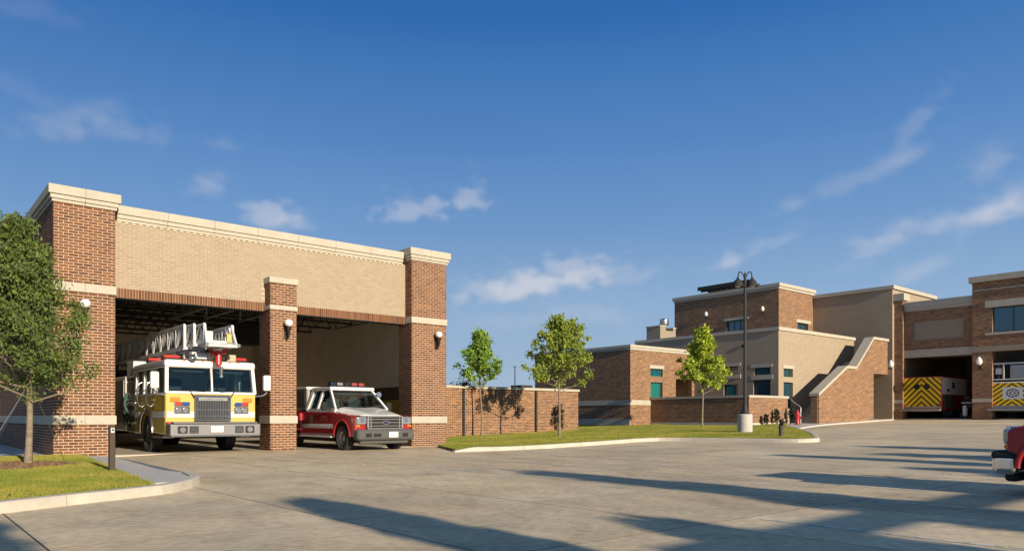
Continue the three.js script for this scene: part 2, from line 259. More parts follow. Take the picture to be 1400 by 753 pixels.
{
  const r = rng(41), S = 2.68, gap = 0.010;
  for (let i = -4; i < 20; i++) for (let j = -5; j < 7; j++) {
    const u0 = 1.05 + i * S + gap, u1 = 1.05 + (i + 1) * S - gap, v0 = 4.6 + j * S + gap; let v1 = 4.6 + (j + 1) * S - gap;
    if (v0 > 22 || u0 > 51.4) continue;
    const ue = Math.min(u1, 51.45);
    if (u1 > 3.4 && u0 < 15.5) v1 = Math.min(v1, 22.07);
    if (v1 - v0 < 0.1) continue;
    const cs = [[u0, v0], [ue, v0], [ue, v1], [u0, v1]];
    if ([lawnL, lawnR, walkR].some(p => cs.every(([a, b]) => inPoly(p, a, b)))) continue;
    if (u0 < 3 && v0 > 11 && u1 < 4) continue;
    const sheet = u0 > -1.65 && ue < 17.15 && v0 > 1.91 && v1 < 20.75 ? sheetNear : sheetFar;
    mesh('slab', prismTop(cs, GY, (u, v) => GY(u, v) - 0.1, sheet.uv), sheet.mats[r() * 6 | 0], lot, true);
  }
  { // dark sealant in the joints, a few millimetres below the slabs
    const gs = [], f = (a, b) => P(a, GY(a, b) - 0.0008, b), w = 0.0098;
    for (let i = -4; i <= 20; i++) for (let j = -5; j < 7; j++) { const u = 1.05 + i * S, v0 = 4.6 + j * S, v1 = Math.min(v0 + S, 22.06); if (u < 51 && v1 > v0) gs.push(quad(f(u - w, v0), f(u + w, v0), f(u + w, v1), f(u - w, v1))); }
    for (let i = -4; i < 20; i++) for (let j = -5; j <= 6; j++) { const u0 = 1.05 + i * S + .012, u1 = Math.min(51.4, 1.05 + (i + 1) * S - .012), v = 4.6 + j * S; if (u0 < 51) gs.push(quad(f(u0, v - w), f(u1, v - w), f(u1, v + w), f(u0, v + w))); }
    const m = mesh('joint_sealant', gs, std([.07, .06, .05], 0.9), lot); m.userData.kind = 'stuff';
  }
  // faded bay lines
  const lineMat = (() => { const n = tilenoise(256, 14, 6.1), rr = rng(8); return met(new THREE.MeshStandardMaterial({ roughness: 0.8, map: dtex(256, 256, (i, j) => { const k = sstep(-0.15, 0.12, n(i, j) + (rr() - 0.5) * 0.18); return [toS(lerp(.5, .68, k)), toS(lerp(.42, .63, k)), toS(lerp(.29, .54, k))]; }, true, 0.9) })); })();
  const line = (u, v0, v1, w = 0.1) => { const gs = []; for (let v = v0; v < v1 - 0.01; v += 0.5) { const e = Math.min(v + 0.5, v1), f = (a, b) => P(a, GY(a, b) + 0.004, b); gs.push(quad(f(u, v), f(u + w, v), f(u + w, e), f(u, e))); } mesh('painted_line', gs, lineMat, lot); };
  for (let k = 0; k < 5; k++) line(6.35 + k * 2.72, 11.6, 17.2);
  for (const u of [7.2, 9.95, 12.7, 15.4, 18.1, 20.8]) line(u, -2, 4.4 + (u > 15 ? 2.4 : 0));
}
// walkways
{
  const polyPrism = (poly, h0, y) => { // earcut + tessellate so that the top follows the ground
    const g = new THREE.ShapeGeometry(shapeOf(poly)); const t = new TessellateModifier(1.2, 6).modify(g.toNonIndexed()); const p = t.attributes.position;
    for (let i = 0; i < p.count; i++) { const u = p.getX(i), v = p.getY(i); p.setXYZ(i, u, y(u, v), -v); } t.computeVertexNormals();
    const side = []; for (let i = 0; i < poly.length; i++) { const [a, b] = poly[i], [c, d] = poly[(i + 1) % poly.length]; side.push(quad(P(a, y(a, b) - h0, b), P(c, y(c, d) - h0, d), P(c, y(c, d), d), P(a, y(a, b), b))); }
    return [t, ...side];
  };
  globalThis.__pp = polyPrism;
  struct('path', polyPrism(walkR, 0.2, (u, v) => G0(u) + 0.07), M.palecon, 'pale concrete landing in front of the brick stair', 'path');
  struct('path', polyPrism(sideWalk, 0.2, (u, v) => 0.112 - 0.085 * sstep(0.35, 1, (u - (2.0 + v * 0.09)) / 0.95) * sstep(13.6, 16.5, v)), M.palecon, 'narrow concrete walk between the lawn and the garage forecourt', 'path');
  struct('path', wb(1.92, 3.3, -0.08, 0.105, 22.3, 41), M.palecon, 'concrete strip along the shaded brick side of the garage', 'path');
}
// kerbs: separate blocks along a path
function kerbRun(pts, label, inner) {
  const grp = new THREE.Group(); grp.name = numbered('kerb'); grp.userData = { kind: 'structure', label, category: 'kerb' }; scene.add(grp);
  const curve = new THREE.CatmullRomCurve3(pts.map(([u, v]) => V(u, 0, v)), false, 'catmullrom', 0.25), L = curve.getLength(), nb = Math.max(1, Math.round(L / 2.6)), per = 10;
  for (let b = 0; b < nb; b++) {
    const ring = [];
    for (let i = 0; i <= per; i++) {
      const t = (b + 0.0025 + (i / per) * 0.995) / nb, p = curve.getPointAt(Math.min(1, t)), d = curve.getTangentAt(Math.min(1, t)), n = V(-d.z * inner, 0, d.x * inner), y = GY(p.x, p.z);
      const e = Math.min(1, Math.min(t * L, (1 - t) * L) / 0.7), hh = lerp(0.03, 0.135, e);
      ring.push([[0, -0.1], [0.012, hh - 0.03], [0.03, hh - 0.006], [0.06, hh], [0.17, hh], [0.175, -0.1]].map(([o, h]) => V(p.x + n.x * o, y + h, -(p.z + n.z * o))));
    }
    const gs = []; const f = (a, b2, c, d2) => gs.push(quad(a, b2, c, d2));
    for (let i = 0; i < per; i++) for (let k = 0; k < 5; k++) f(ring[i][k], ring[i + 1][k], ring[i + 1][k + 1], ring[i][k + 1]);
    for (const R of [ring[0], ring[per]]) { f(R[0], R[1], R[4], R[5]); f(R[1], R[2], R[3], R[4]); }
    mesh('kerb_block', gs, M.kerb, grp);
  }
}
kerbRun([[-9, 4.87], [-4, 7.55], [1.03, 10.25], [1.84, 10.69], [2.59, 11.06], [3.14, 11.38], [3.67, 12.04], [4.04, 12.8], [4.17, 13.5], [4.26, 14.4]], 'pale concrete kerb curving round the lawn beside the garage', -1 * -1);
kerbRun([[13.3, 18.45], [16, 18.38], [20, 18.43], [21.9, 18.48], [22.65, 18.2], [23.08, 17.35], [23.78, 14.15], [24.1, 13.25], [24.75, 12.93], [25.5, 13.25], [29.1, 15.38], [34.1, 18.88], [36.6, 20.9]], 'concrete kerb round the long lawn with the lamp post', 1);
// lawns
const grassMat = new THREE.MeshPhysicalMaterial({ color: RGB(1, 1, 1), roughness: 0.75, side: THREE.DoubleSide, vertexColors: false, transmission: 0.25, thickness: 0 });
function lawn(poly, h, label, n, box, seed, bladeH) {
  const soil = (() => { const nn = tilenoise(512, 8, seed), m2 = tilenoise(512, 50, seed + 1), r = rng(seed); return met(new THREE.MeshStandardMaterial({ roughness: 0.95, map: dtex(512, 512, (i, j) => { const k = 1 + 0.7 * nn(i, j) + 0.8 * m2(i, j) + (r() - .5) * .4, d = sstep(-0.1, 0.45, nn(j, i)); return [toS(lerp(.13, .25, d) * k), toS(lerp(.13, .19, d) * k), toS(lerp(.03, .085, d) * k)]; }, true, 3.7) })); })();
  const base = struct('lawn', globalThis.__pp(poly, 0.25, (u, v) => G0(u) + h), soil, label + ', the turf itself', 'lawn');
  const pos = []; const r = rng(seed + 5);
  for (let b = 0; b < 6; b++) { const a = r() * 6.28, x = (r() - .5) * 0.05, z = (r() - .5) * 0.05, hh = bladeH * (0.55 + r() * 0.6), w = 0.005, lx = (r() - .5) * 0.05, lz = (r() - .5) * 0.05; pos.push(x - Math.cos(a) * w, 0, z - Math.sin(a) * w, x + Math.cos(a) * w, 0, z + Math.sin(a) * w, x + lx, hh, z + lz); }
  const g = new THREE.BufferGeometry(); g.setAttribute('position', new THREE.Float32BufferAttribute(pos, 3)); g.computeVertexNormals();
  const im = new THREE.InstancedMesh(g, grassMat, n), m = new THREE.Matrix4(), q = new THREE.Quaternion(), c = new THREE.Color();
  let k = 0, guard = 0;
  while (k < n && guard++ < n * 20) {
    const u = lerp(box[0], box[1], r()), v = lerp(box[2], box[3], r()); if (!inPoly(poly, u, v)) continue;
    if (seed === 51 && Math.hypot(u - 2.0, (v - 18.2) * 0.75) < 1.15 + 0.25 * n3(u * 2, v * 2, 1)) continue;
    if (n3(u * 1.1, v * 1.1, seed + 9) > .22 && r() < .62) continue;
    const d = 1.3 * n3(u * 0.5, v * 0.5, seed) + 0.9 * n3(u * 2.3, v * 2.3, seed + 3), s = 0.8 + 0.45 * r() + 0.25 * d;
    m.compose(V(u, G0(u) + h, -v), q.setFromAxisAngle(UP, r() * 6.28), V(s, s, s)); im.setMatrixAt(k, m);
    const y = sstep(-0.5, 0.6, d) * 0.7 + r() * 0.3; im.setColorAt(k, c.setRGB(lerp(.19, .40, y), lerp(.25, .345, y), lerp(.018, .055, y))); k++;
  }
  im.count = k; im.name = numbered('grass'); im.castShadow = im.receiveShadow = true; im.userData = { kind: 'stuff', label: label + ', mown blades', category: 'grass' }; scene.add(im);
}
lawn(lawnL, 0.1, 'small patch of grass beside the garage around the leafy tree', 42000, [-2, 4, 9, 23], 51, 0.055);
lawn(lawnR, 0.1, 'long strip of grass in front of the low brick walls', 90000, [13, 39, 13, 35.5], 52, 0.06);
{ // bark mulch round the tree by the garage
  const r = rng(63), n = 3800, g = new THREE.BoxGeometry(0.05, 0.012, 0.018), im = new THREE.InstancedMesh(g, std([1, 1, 1], 0.95), n), m = new THREE.Matrix4(), q = new THREE.Quaternion(), c = new THREE.Color(), e = new THREE.Euler();
  for (let k = 0; k < n; k++) { const a = r() * 6.28, d = Math.sqrt(r()) * 1.25, u = 2.0 + Math.cos(a) * d, v = 18.2 + Math.sin(a) * d / 0.75; q.setFromEuler(e.set((r() - .5) * .9, r() * 6.28, (r() - .5) * .9)); const s = 0.6 + r() * 1.2; m.compose(V(u, G0(u) + 0.108 + r() * 0.035 * (1 - d / 1.4), -v), q, V(s, s, s)); im.setMatrixAt(k, m); const t = r(); im.setColorAt(k, c.setRGB(lerp(.10, .26, t), lerp(.055, .16, t), lerp(.03, .085, t))); }
  im.name = 'bark_mulch'; im.castShadow = im.receiveShadow = true; im.userData = { kind: 'stuff', label: 'brown bark mulch spread round the foot of the tree', category: 'mulch' }; scene.add(im);
}

// ---------------------------------------------------------------- the garage with two open bays
function brickList(axis, plane, a0, a1, y0, y1, seed, keepOut, vary = .22) {
  const nc = Math.round((y1 - y0) / 0.076), hc = (y1 - y0) / nc, L = 0.225, out = [], r = rng(seed);
  for (let c = 0; c < nc; c++) {
    let a = a0 - (c % 2 ? L / 2 : 0);
    for (; a < a1 - 0.01; a += L) {
      const s = Math.max(a0, a + 0.0075), e = Math.min(a1, a + L - 0.0075); if (e - s < 0.03) continue;
      const yb = y0 + c * hc + 0.0078, yt = y0 + (c + 1) * hc - 0.0078;
      if (keepOut && keepOut((s + e) / 2, (yb + yt) / 2)) continue;
      out.push({ axis, plane: plane - (r() - 0.5) * 0.0025, s, e, yb, yt, t: r() * 6 | 0, k: 1 + (r() - 0.5) * vary });
    }
  }
  return out;
}
function brickGeo(list, tones) { // all bricks of a field as one piece of real geometry, coloured brick by brick
  const pos = [], nor = [], col = [], ub = new THREE.BoxGeometry(1, 1, 1).toNonIndexed(), bp = ub.attributes.position, bn = ub.attributes.normal;
  for (const b of list) {
    const D = 0.05, c = b.axis === 'v' ? [(b.s + b.e) / 2, (b.yb + b.yt) / 2, -(b.plane + D / 2)] : [b.plane + D / 2, (b.yb + b.yt) / 2, -(b.s + b.e) / 2], s = b.axis === 'v' ? [b.e - b.s, b.yt - b.yb, D] : [D, b.yt - b.yb, b.e - b.s];
    const t = tones[b.t % tones.length];
    for (let i = 0; i < 36; i++) { pos.push(c[0] + bp.getX(i) * s[0], c[1] + bp.getY(i) * s[1], c[2] + bp.getZ(i) * s[2]); nor.push(bn.getX(i), bn.getY(i), bn.getZ(i)); col.push(t[0] * b.k, t[1] * b.k, t[2] * b.k); }
  }
  const g = new THREE.BufferGeometry(); g.setAttribute('position', new THREE.Float32BufferAttribute(pos, 3)); g.setAttribute('normal', new THREE.Float32BufferAttribute(nor, 3)); g.setAttribute('color', new THREE.Float32BufferAttribute(col, 3)); return g;
}
const brickVC = new THREE.MeshStandardMaterial({ vertexColors: true, roughness: 0.9 });
function brickStuff(parent, name, list, tones) { const m = new THREE.Mesh(brickGeo(list, tones), brickVC); m.name = name; m.castShadow = m.receiveShadow = true; m.userData.kind = 'stuff'; parent.add(m); m.position.copy(parent.position).negate(); return m; }
const garage = thing('fire_garage', 'brick fire garage with two open bays and a cream cornice', 'garage', P(9.43, 0, 22.1));
{
  const W = (n, g, m) => wpart(garage, n, g, m), A = 22.1, T = 22.53, Bk = 22.96;
  const U = { l: [3.33, 4.76], m: [9.02, 9.86], r: [14.08, 15.54] };
  W('pillar', wb(3.337, 4.753, -0.1, 6.6, A + .007, Bk), M.mortar); W('pillar', wb(9.027, 9.853, -0.1, 5.2, A + .007, Bk), M.mortar); W('pillar', wb(14.087, 15.533, -0.1, 6.6, A + .007, Bk), M.mortar);
  W('front_wall', [wb(4.753, 9.027, 4.36, 6.45, T + .007, Bk - .01), wb(9.027, 9.853, 5.2, 6.45, T + .007, Bk - .01), wb(9.853, 14.087, 4.36, 6.45, T + .007, Bk - .01)], M.tanMortar);
  W('side_wall', wb(3.337, 3.6, -0.1, 6.6, Bk, 40), M.mortar);
  W('side_wall', wb(15.25, 15.533, -0.1, 6.6, Bk, 40), M.redFar);
  W('rear_wall', wb(3.6, 15.25, -0.1, 6.6, 39.7, 40), M.redFar);
  W('roof', wb(3.6, 15.25, 5.72, 5.9, Bk, 39.7), M.roofing);
  W('floor', [wb(3.6, 15.25, -.12, .08, Bk, 39.7), wb(4.753, 9.027, -.12, .08, A - .02, Bk), wb(9.853, 14.087, -.12, .08, A - .02, Bk)], M.floorIn);
  W('inner_lining', [wb(15.2, 15.25, .08, 5.72, Bk + .003, 39.7), wb(3.6, 3.65, .08, 5.72, Bk + .003, 39.7), wb(3.65, 15.2, .08, 5.72, 39.65, 39.7), wb(4.753, 9.02, 4.36, 5.72, Bk - .01, Bk + .04), wb(9.86, 14.08, 4.36, 5.72, Bk - .01, Bk + .04)], M.inner);
  W('painted_dado', wb(15.195, 15.2, .09, 1.75, Bk + .05, 39.6), std([.38, .26, .03], 0.6)); W('painted_stripe', wb(15.193, 15.2, 1.752, 2.26, Bk + .05, 39.6), std([.075, .05, .035], 0.6));
  W('wall_joint', wb(15.18, 15.2, .1, 5.7, 23.86, 23.92), std([.16, .14, .11], 0.8));
  W('steel_lintel', [wb(4.76, 9.02, 4.348, 4.36, T - .01, Bk - .02), wb(9.86, 14.08, 4.348, 4.36, T - .01, Bk - .02)], M.steelDark);
  // bricks
  const front = (k, y0, y1, s) => brickList('v', A, U[k][0], U[k][1], y0, y1, s), side = (u, v0, v1, y0, y1, s) => brickList('u', u, v0, v1, y0, y1, s);
  const near = [...front('l', 0, .9, 101), ...front('l', 1.14, 4.35, 102)];
  near.sort((a, b) => (a.yb + a.yt) - (b.yb + b.yt) || a.s - b.s);
  const single = near.slice(0, 300), rest = near.slice(300);
  const toneMats = REDS.flatMap(t => [0.88, 1, 1.1].map(k => std(t.map(x => x * k), 0.9)));
  const gc = {};
  for (const b of single) {
    const w = Math.round((b.e - b.s) * 1000) / 1000, h = Math.round((b.yt - b.yb) * 1000) / 1000, key = w + '_' + h;
    gc[key] ??= new RoundedBoxGeometry(w, h, 0.05, 1, 0.004);
    const m = new THREE.Mesh(gc[key], toneMats[b.t * 3 + ((b.k - 0.89) / 0.075 | 0) % 3]); m.name = 'brick'; m.castShadow = m.receiveShadow = true; garage.add(m);
    m.position.set((b.s + b.e) / 2, (b.yb + b.yt) / 2, -(b.plane + 0.025)).sub(garage.position);
  }
  const red = [...rest, ...front('l', 4.58, 6.6, 103),
    ...front('m', 0, .9, 104), ...front('m', 1.14, 4.38, 105), ...front('m', 4.52, 5.19, 106), ...front('r', 0, .88, 107), ...front('r', 1.12, 4.38, 108), ...front('r', 4.6, 6.6, 109)];
  const s0 = A + .052;
  for (const [y0, y1, s] of [[0, .9, 110], [1.14, 4.35, 111], [4.58, 6.6, 112]]) red.push(...side(3.33, s0, 38, y0, y1, s));
  for (const [u, ys] of [[9.02, [[0, .9], [1.14, 4.38]]], [14.08, [[0, .88], [1.12, 4.38]]]]) for (const [y0, y1] of ys) red.push(...side(u, s0, Bk, y0, y1, 113 + u * 10));
  red.push(...side(9.02, s0, T, 4.52, 5.19, 131), ...side(14.08, s0, T, 4.6, 6.6, 132));
  brickStuff(garage, 'brickwork', red, REDS);
  brickStuff(garage, 'tan_brickwork', brickList('v', T, 4.765, 14.075, 4.64, 6.44, 141, (u, y) => u > 9.02 && u < 9.86 && y < 5.3, .1), TANS);
  // soldier course over each bay
  { const g = new RoundedBoxGeometry(0.064, 0.262, 0.05, 1, 0.004), r = rng(150); for (const [a, b] of [[4.765, 9.02], [9.865, 14.075]]) { const n = Math.round((b - a) / 0.0745), w = (b - a) / n; for (let i = 0; i < n; i++) { const m = new THREE.Mesh(g, toneMats[r() * 18 | 0]); m.name = 'soldier_brick'; m.castShadow = m.receiveShadow = true; m.position.set(a + (i + .5) * w, 4.494, -(T + .02)).sub(garage.position); garage.add(m); } } }
  // stone bands, block by block
  const band = (u0, u1, y0, y1, v1, n) => { for (let i = 0; i < n; i++) W('stone_block', rb0(lerp(u0, u1, i / n) + (i ? .003 : 0), lerp(u0, u1, (i + 1) / n) - (i < n - 1 ? .003 : 0), y0, y1, A - .03, v1), M.stone); };
  const rb0 = (u0, u1, y0, y1, v0, v1) => rb((u0 + u1) / 2, (y0 + y1) / 2, -(v0 + v1) / 2, u1 - u0, y1 - y0, Math.abs(v1 - v0), 0.008, 1);
  band(3.30, 4.785, .902, 1.138, A + .6, 2); band(3.30, 4.785, 4.352, 4.578, A + .6, 2);
  for (let v = A + .606; v < 39; v += 1.2) { W('stone_block', rb0(3.30, 3.42, .902, 1.138, v, v + 1.194), M.stone); W('stone_block', rb0(3.30, 3.42, 4.352, 4.578, v, v + 1.194), M.stone); }
  band(8.995, 9.885, .902, 1.138, Bk - .02, 1); band(8.995, 9.885, 4.382, 4.518, T - .004, 1); W('stone_cap', [rb0(8.98, 9.9, 5.192, 5.37, A - .045, T - .004)], M.stone);
  band(14.055, 15.565, .882, 1.118, Bk - .02, 1); band(14.055, 15.565, 4.382, 4.598, T - .004, 1); W('stone_block', rb0(14.09, 15.565, 4.382, 4.598, T, Bk - .02), M.stone);
  // cornices
  const prof = [[.0, .075, .035], [.078, .185, .075], [.188, .42, .12]];
  const corn = (u0, u1, v0, v1, yb, n, along) => { for (const [a, b, p] of prof) for (let i = 0; i < n; i++) { const e = i ? .002 : 0, f = i < n - 1 ? .002 : 0; W(b > .4 ? 'coping_stone' : 'cornice_stone', along === 'u' ? rb0(lerp(u0 - p, u1 + p, i / n) + e, lerp(u0 - p, u1 + p, (i + 1) / n) - f, yb + a, yb + b, v0 - p, v1) : rb0(u0 - p, u1, yb + a, yb + b, lerp(v0, v1, i / n) + e, lerp(v0, v1, (i + 1) / n) - f), M.stone); } };
  corn(3.33, 4.76, A, Bk, 6.6, 2, 'u'); corn(14.08, 15.54, A, Bk, 6.56, 2, 'u');
  corn(3.33, 3.6, Bk + .003, 40, 6.6, 12, 'v');
  { const yb = 6.44; for (const [a, b, p] of prof) for (let i = 0; i < 7; i++) { const u0 = 4.76 + .125, u1 = 14.08 - .125; W(b > .4 ? 'coping_stone' : 'cornice_stone', rb0(lerp(u0, u1, i / 7) + .002, lerp(u0, u1, (i + 1) / 7) - .002, yb + a, yb + b, T - p, Bk), M.stone); } 
    const gs = []; for (let u = 4.9; u < 14; u += .18) gs.push(wb(u, u + .095, 6.388, 6.437, T - .022, T + .01)); const d = W('dentil_course', gs, std([.5, .42, .3], .9)); d.userData.kind = 'stuff'; }
  // steel joists under the roof
  for (let k = 0; k < 8; k++) { const v = 24.3 + k * 1.95, gs = [bar(P(3.66, 5.64, v), P(15.19, 5.64, v), .09), bar(P(3.9, 4.98, v), P(15, 4.98, v), .07)]; for (let i = 0; i < 16; i++) { const u = 4 + i * .69; gs.push(strut(P(u, 4.98, v), P(u + .345, 5.62, v), .022, 5), strut(P(u + .345, 5.62, v), P(u + .69, 4.98, v), .022, 5)); } W('roof_joist', gs, M.steelDark); }
  for (const u of [4.95, 8.85, 10.05, 13.9]) W('door_rail', [wb(u - .03, u + .03, 4.6, 4.66, 23.05, 27.6), wb(u - .02, u + .02, 4.66, 5.72, 27.4, 27.46)], M.galv);
  W('pipe', [strut(P(8.1, 4.72, 24.9), P(8.1, 4.72, 29.2), .07, 10), strut(P(8.1, 4.72, 25.6), P(8.1, 5.7, 25.6), .015, 5), strut(P(8.1, 4.72, 28.6), P(8.1, 5.7, 28.6), .015, 5)], M.galv);
}
{ // heater hung from the joists
  const c = P(11.3, 4.02, 30.2), t = thing('unit_heater', 'dark box heater hung under the roof joists of the garage', 'heater', c);
  mesh('case', rb(0, .45, 0, 1.05, .9, .6, .03), M.steelDark, t); for (let i = 0; i < 7; i++) mesh('louvre', bx(-.46, .46, .14 + i * .1, .2 + i * .1, .3, .33), M.iron, t); mesh('hanger_rod', [strut(V(-.45, .9, 0), V(-.45, 1.65, 0), .015), strut(V(.45, .9, 0), V(.45, 1.65, 0), .015)], M.iron, t);
}
function sconce(pos, label) {
  const t = thing('wall_lamp', label, 'lamp', pos, 0, 'lamps on the garage pillars');   // origin on the wall face
  mesh('back_plate', rb(0, -.12, .02, .13, .42, .04, .01), M.bronze, t);
  mesh('arm', [tube([V(0, -.2, .03), V(0, -.3, .1), V(0, -.26, .17), V(0, -.16, .18)], .018, 12), sph(.03, 0, -.32, .11)], M.bronze, t);
  mesh('holder', lathe([[.02, -.2], [.045, -.17], [.05, -.08], [.085, .02], [.09, .05], [.06, .06]]).translate(0, 0, .18), M.bronze, t);
  mesh('globe', sph(.125, 0, .16, .18, 0.95, 18), M.glassGlobe, t);
  mesh('finial', [sph(.02, 0, .285, .18), sph(.035, 0, -.22, .18)], M.bronze, t);
}
sconce(P(uOn(114, 22.1), 3.88, 22.098), 'bronze globe lamp half hidden by the tree on the garage corner');
sconce(P(uOn(391, 22.1), 3.82, 22.098), 'bronze globe lamp on the slim pillar between the two bays');
sconce(P(uOn(596, 22.1), 3.86, 22.098), 'bronze globe lamp on the pillar beside the red and white pickup');

// ---------------------------------------------------------------- the main station behind the lawn
const coping = (parent, gs) => gs.forEach(g => wpart(parent, 'coping', g, M.stone));
// window in a face towards -v: reveal, frame, panes; opening itself is cut in the wall
function winV(parent, u0, u1, y0, y1, v, panes, glass, frame, door) {
  const d = v + 0.16, f = 0.06, w = wpart(parent, door ? 'door' : 'window', [wb(u0, u1, y0, y0 + f, d, d + .06), wb(u0, u1, y1 - f, y1, d, d + .06), wb(u0, u0 + f, y0 + f, y1 - f, d, d + .06), wb(u1 - f, u1, y0 + f, y1 - f, d, d + .06)], frame);
  for (let i = 0; i < panes; i++) { const a = lerp(u0 + f, u1 - f, i / panes) + (i ? .03 : 0), b = lerp(u0 + f, u1 - f, (i + 1) / panes) - (i < panes - 1 ? .03 : 0); const p = mesh('pane', wb(a, b, y0 + f, y1 - f, d + .02, d + .04), glass, w); if (i) mesh('mullion', wb(a - .06, a, y0 + f, y1 - f, d, d + .06), frame, w); }
  return w;
}
function winU(parent, v0, v1, y0, y1, u, panes, glass, frame, door) {
  const d = u + 0.16, f = 0.06, w = wpart(parent, door ? 'door' : 'window', [wb(d, d + .06, y0, y0 + f, v0, v1), wb(d, d + .06, y1 - f, y1, v0, v1), wb(d, d + .06, y0 + f, y1 - f, v0, v0 + f), wb(d, d + .06, y0 + f, y1 - f, v1 - f, v1)], frame);
  for (let i = 0; i < panes; i++) { const a = lerp(v0 + f, v1 - f, i / panes) + (i ? .03 : 0), b = lerp(v0 + f, v1 - f, (i + 1) / panes) - (i < panes - 1 ? .03 : 0); mesh('pane', wb(d + .02, d + .04, y0 + f, y1 - f, a, b), glass, w); if (i) mesh('mullion', wb(d, d + .06, y0 + f, y1 - f, a - .06, a), frame, w); }
  return w;
}
const gl = (x0, x1) => G0((x0 + x1) / 2);
{ // low brick wall right of the garage
  const t = thing('brick_wall', 'long low sunlit brick wall with cream coping behind the lawn', 'wall', P(21.5, .3, 27.3));
  wpart(t, 'wall', wb(15.55, 27.5, -.1, 2.4, 27.3, 27.6), M.redFar);
  const n = 8; for (let i = 0; i < n; i++) wpart(t, 'coping', wb(lerp(15.55, 27.56, i / n) + .003, lerp(15.55, 27.56, (i + 1) / n) - .003, 2.4, 2.52, 27.24, 27.66), M.stone);
  for (const px of [633, 732]) { const u = uOn(px, 27.3); wpart(t, 'downpipe', wb(u - .05, u + .05, .2, 2.39, 27.2, 27.297), M.steelDark); }
}
{ // brick wing with green door
  const t = thing('station_wing', 'single storey brick wing with green door and small window above it', 'building', P(36.7, .6, 29.1));
  const u0 = 33.65, u1 = 39.85, v0 = 29.1, v1 = 37.5, top = 5.2;
  wpart(t, 'front_wall', wallV(holes(rectS(u0, u1, 0, top), [[35.5, 36.65, .66, 3.22], [35.5, 36.65, 3.57, 4.03], [37.95, 39.6, .66, 3.5]]), v0, .3), M.redFar);
  wpart(t, 'side_wall', wb(u0, u0 + .3, 0, top, v0 + .302, v1), M.redFar);
  wpart(t, 'rear_wall', wb(u0 + .3, u1, 0, top, v1 - .3, v1), M.redFar); wpart(t, 'roof', wb(u0 + .3, u1, 4.7, 4.85, v0 + .3, v1 - .3), M.roofing);
  coping(t, [wb(u0 - .1, u1, top + .003, top + .16, v0 - .1, v0 + .36), wb(u0 - .1, u0 + .36, top + .003, top + .16, v0 + .363, v1), wb(u0 - .05, u1, top - .13, top, v0 - .05, v0 - .003), wb(u0 - .05, u0 - .003, top - .13, top, v0, v1)]);
  for (let i = 0; i < 1; i++) wpart(t, 'stone_band', [wb(u0 - .03, 35.48, 1.81, 2.1, v0 - .03, v0 - .003)], M.stone); wpart(t, 'stone_band', wb(u0 - .03, u0 - .003, 1.81, 2.1, v0, v1), M.stone);
  wpart(t, 'lintel', wb(35.38, 36.77, 4.035, 4.24, v0 - .04, v0 - .003), M.stone); 
  winV(t, 35.5, 36.65, 3.57, 4.03, v0, 2, M.tealGlass, M.teal); winV(t, 35.5, 36.65, .66, 3.22, v0, 1, M.teal, M.tealDark, true);
  wpart(t, 'porch_wall', wb(37.9, 39.65, .6, 3.6, v0 + 1.6, v0 + 1.7), M.redFar); wpart(t, 'porch_ceiling', wb(37.9, 39.65, 3.5, 3.6, v0 + .3, v0 + 1.6), M.stucco);
  wpart(t, 'concrete_plinth', wb(u0 - .06, u0 - .003, 0, .75 + .25, v0 - .01, v1), M.concrete);
}
{ // vent housing on the wing's roof
  const u = uOn(907, 33), t = thing('roof_vent', 'tan rooftop housing with a round silver vent on the brick wing', 'vent', P(u, 4.85, 33));
  mesh('housing', [bx(-.95, .75, 0, 2.2, -.7, .5), bx(-.95, -.35, 2.2, 2.45, -.7, .5), bx(.45, .75, 2.2, 2.4, -.7, .5)], M.stucco, t, true); 
  mesh('housing_cap', [bx(-1, -.32, 2.452, 2.53, -.74, .54), bx(.42, .79, 2.402, 2.47, -.74, .54)], M.stone, t);
  mesh('vent_pipe', [cyl(.16, .16, .9, .1, 2.5, 0, 'y', 18)], M.galv, t); mesh('vent_cap', lathe([[.0, .52], [.1, .5], [.3, .42], [.31, .38], [.31, .02], [.2, -.03]], 20).translate(.1, 2.62, 0), M.galv, t);
}
{ // yard wall with two faces
  const t = thing('brick_wall', 'brick yard wall behind the lamp post, turning a corner below the tan block', 'wall', P(35.5, .6, 22.4));
  wpart(t, 'wall', [wb(35.5, 35.8, .2, 2.15, 22.702, 29.06)], M.redFar); wpart(t, 'wall', [wb(35.5, 39.45, .2, 2.15, 22.4, 22.7)], M.redFar);
  for (let i = 0; i < 5; i++) wpart(t, 'coping', wb(35.44, 35.86, 2.152, 2.28, lerp(22.77, 29.05, i / 5) + .003, lerp(22.77, 29.05, (i + 1) / 5) - .003), M.stone);
  for (let i = 0; i < 3; i++) wpart(t, 'coping', wb(lerp(35.44, 39.5, i / 3) + .003, lerp(35.44, 39.5, (i + 1) / 3) - .003, 2.152, 2.28, 22.34, 22.767), M.stone);
  wpart(t, 'concrete_footing', [wb(35.44, 39.4, .2, .78, 22.36, 22.398), wb(35.46, 35.498, .2, .78, 22.4, 29.05)], M.palecon);
}
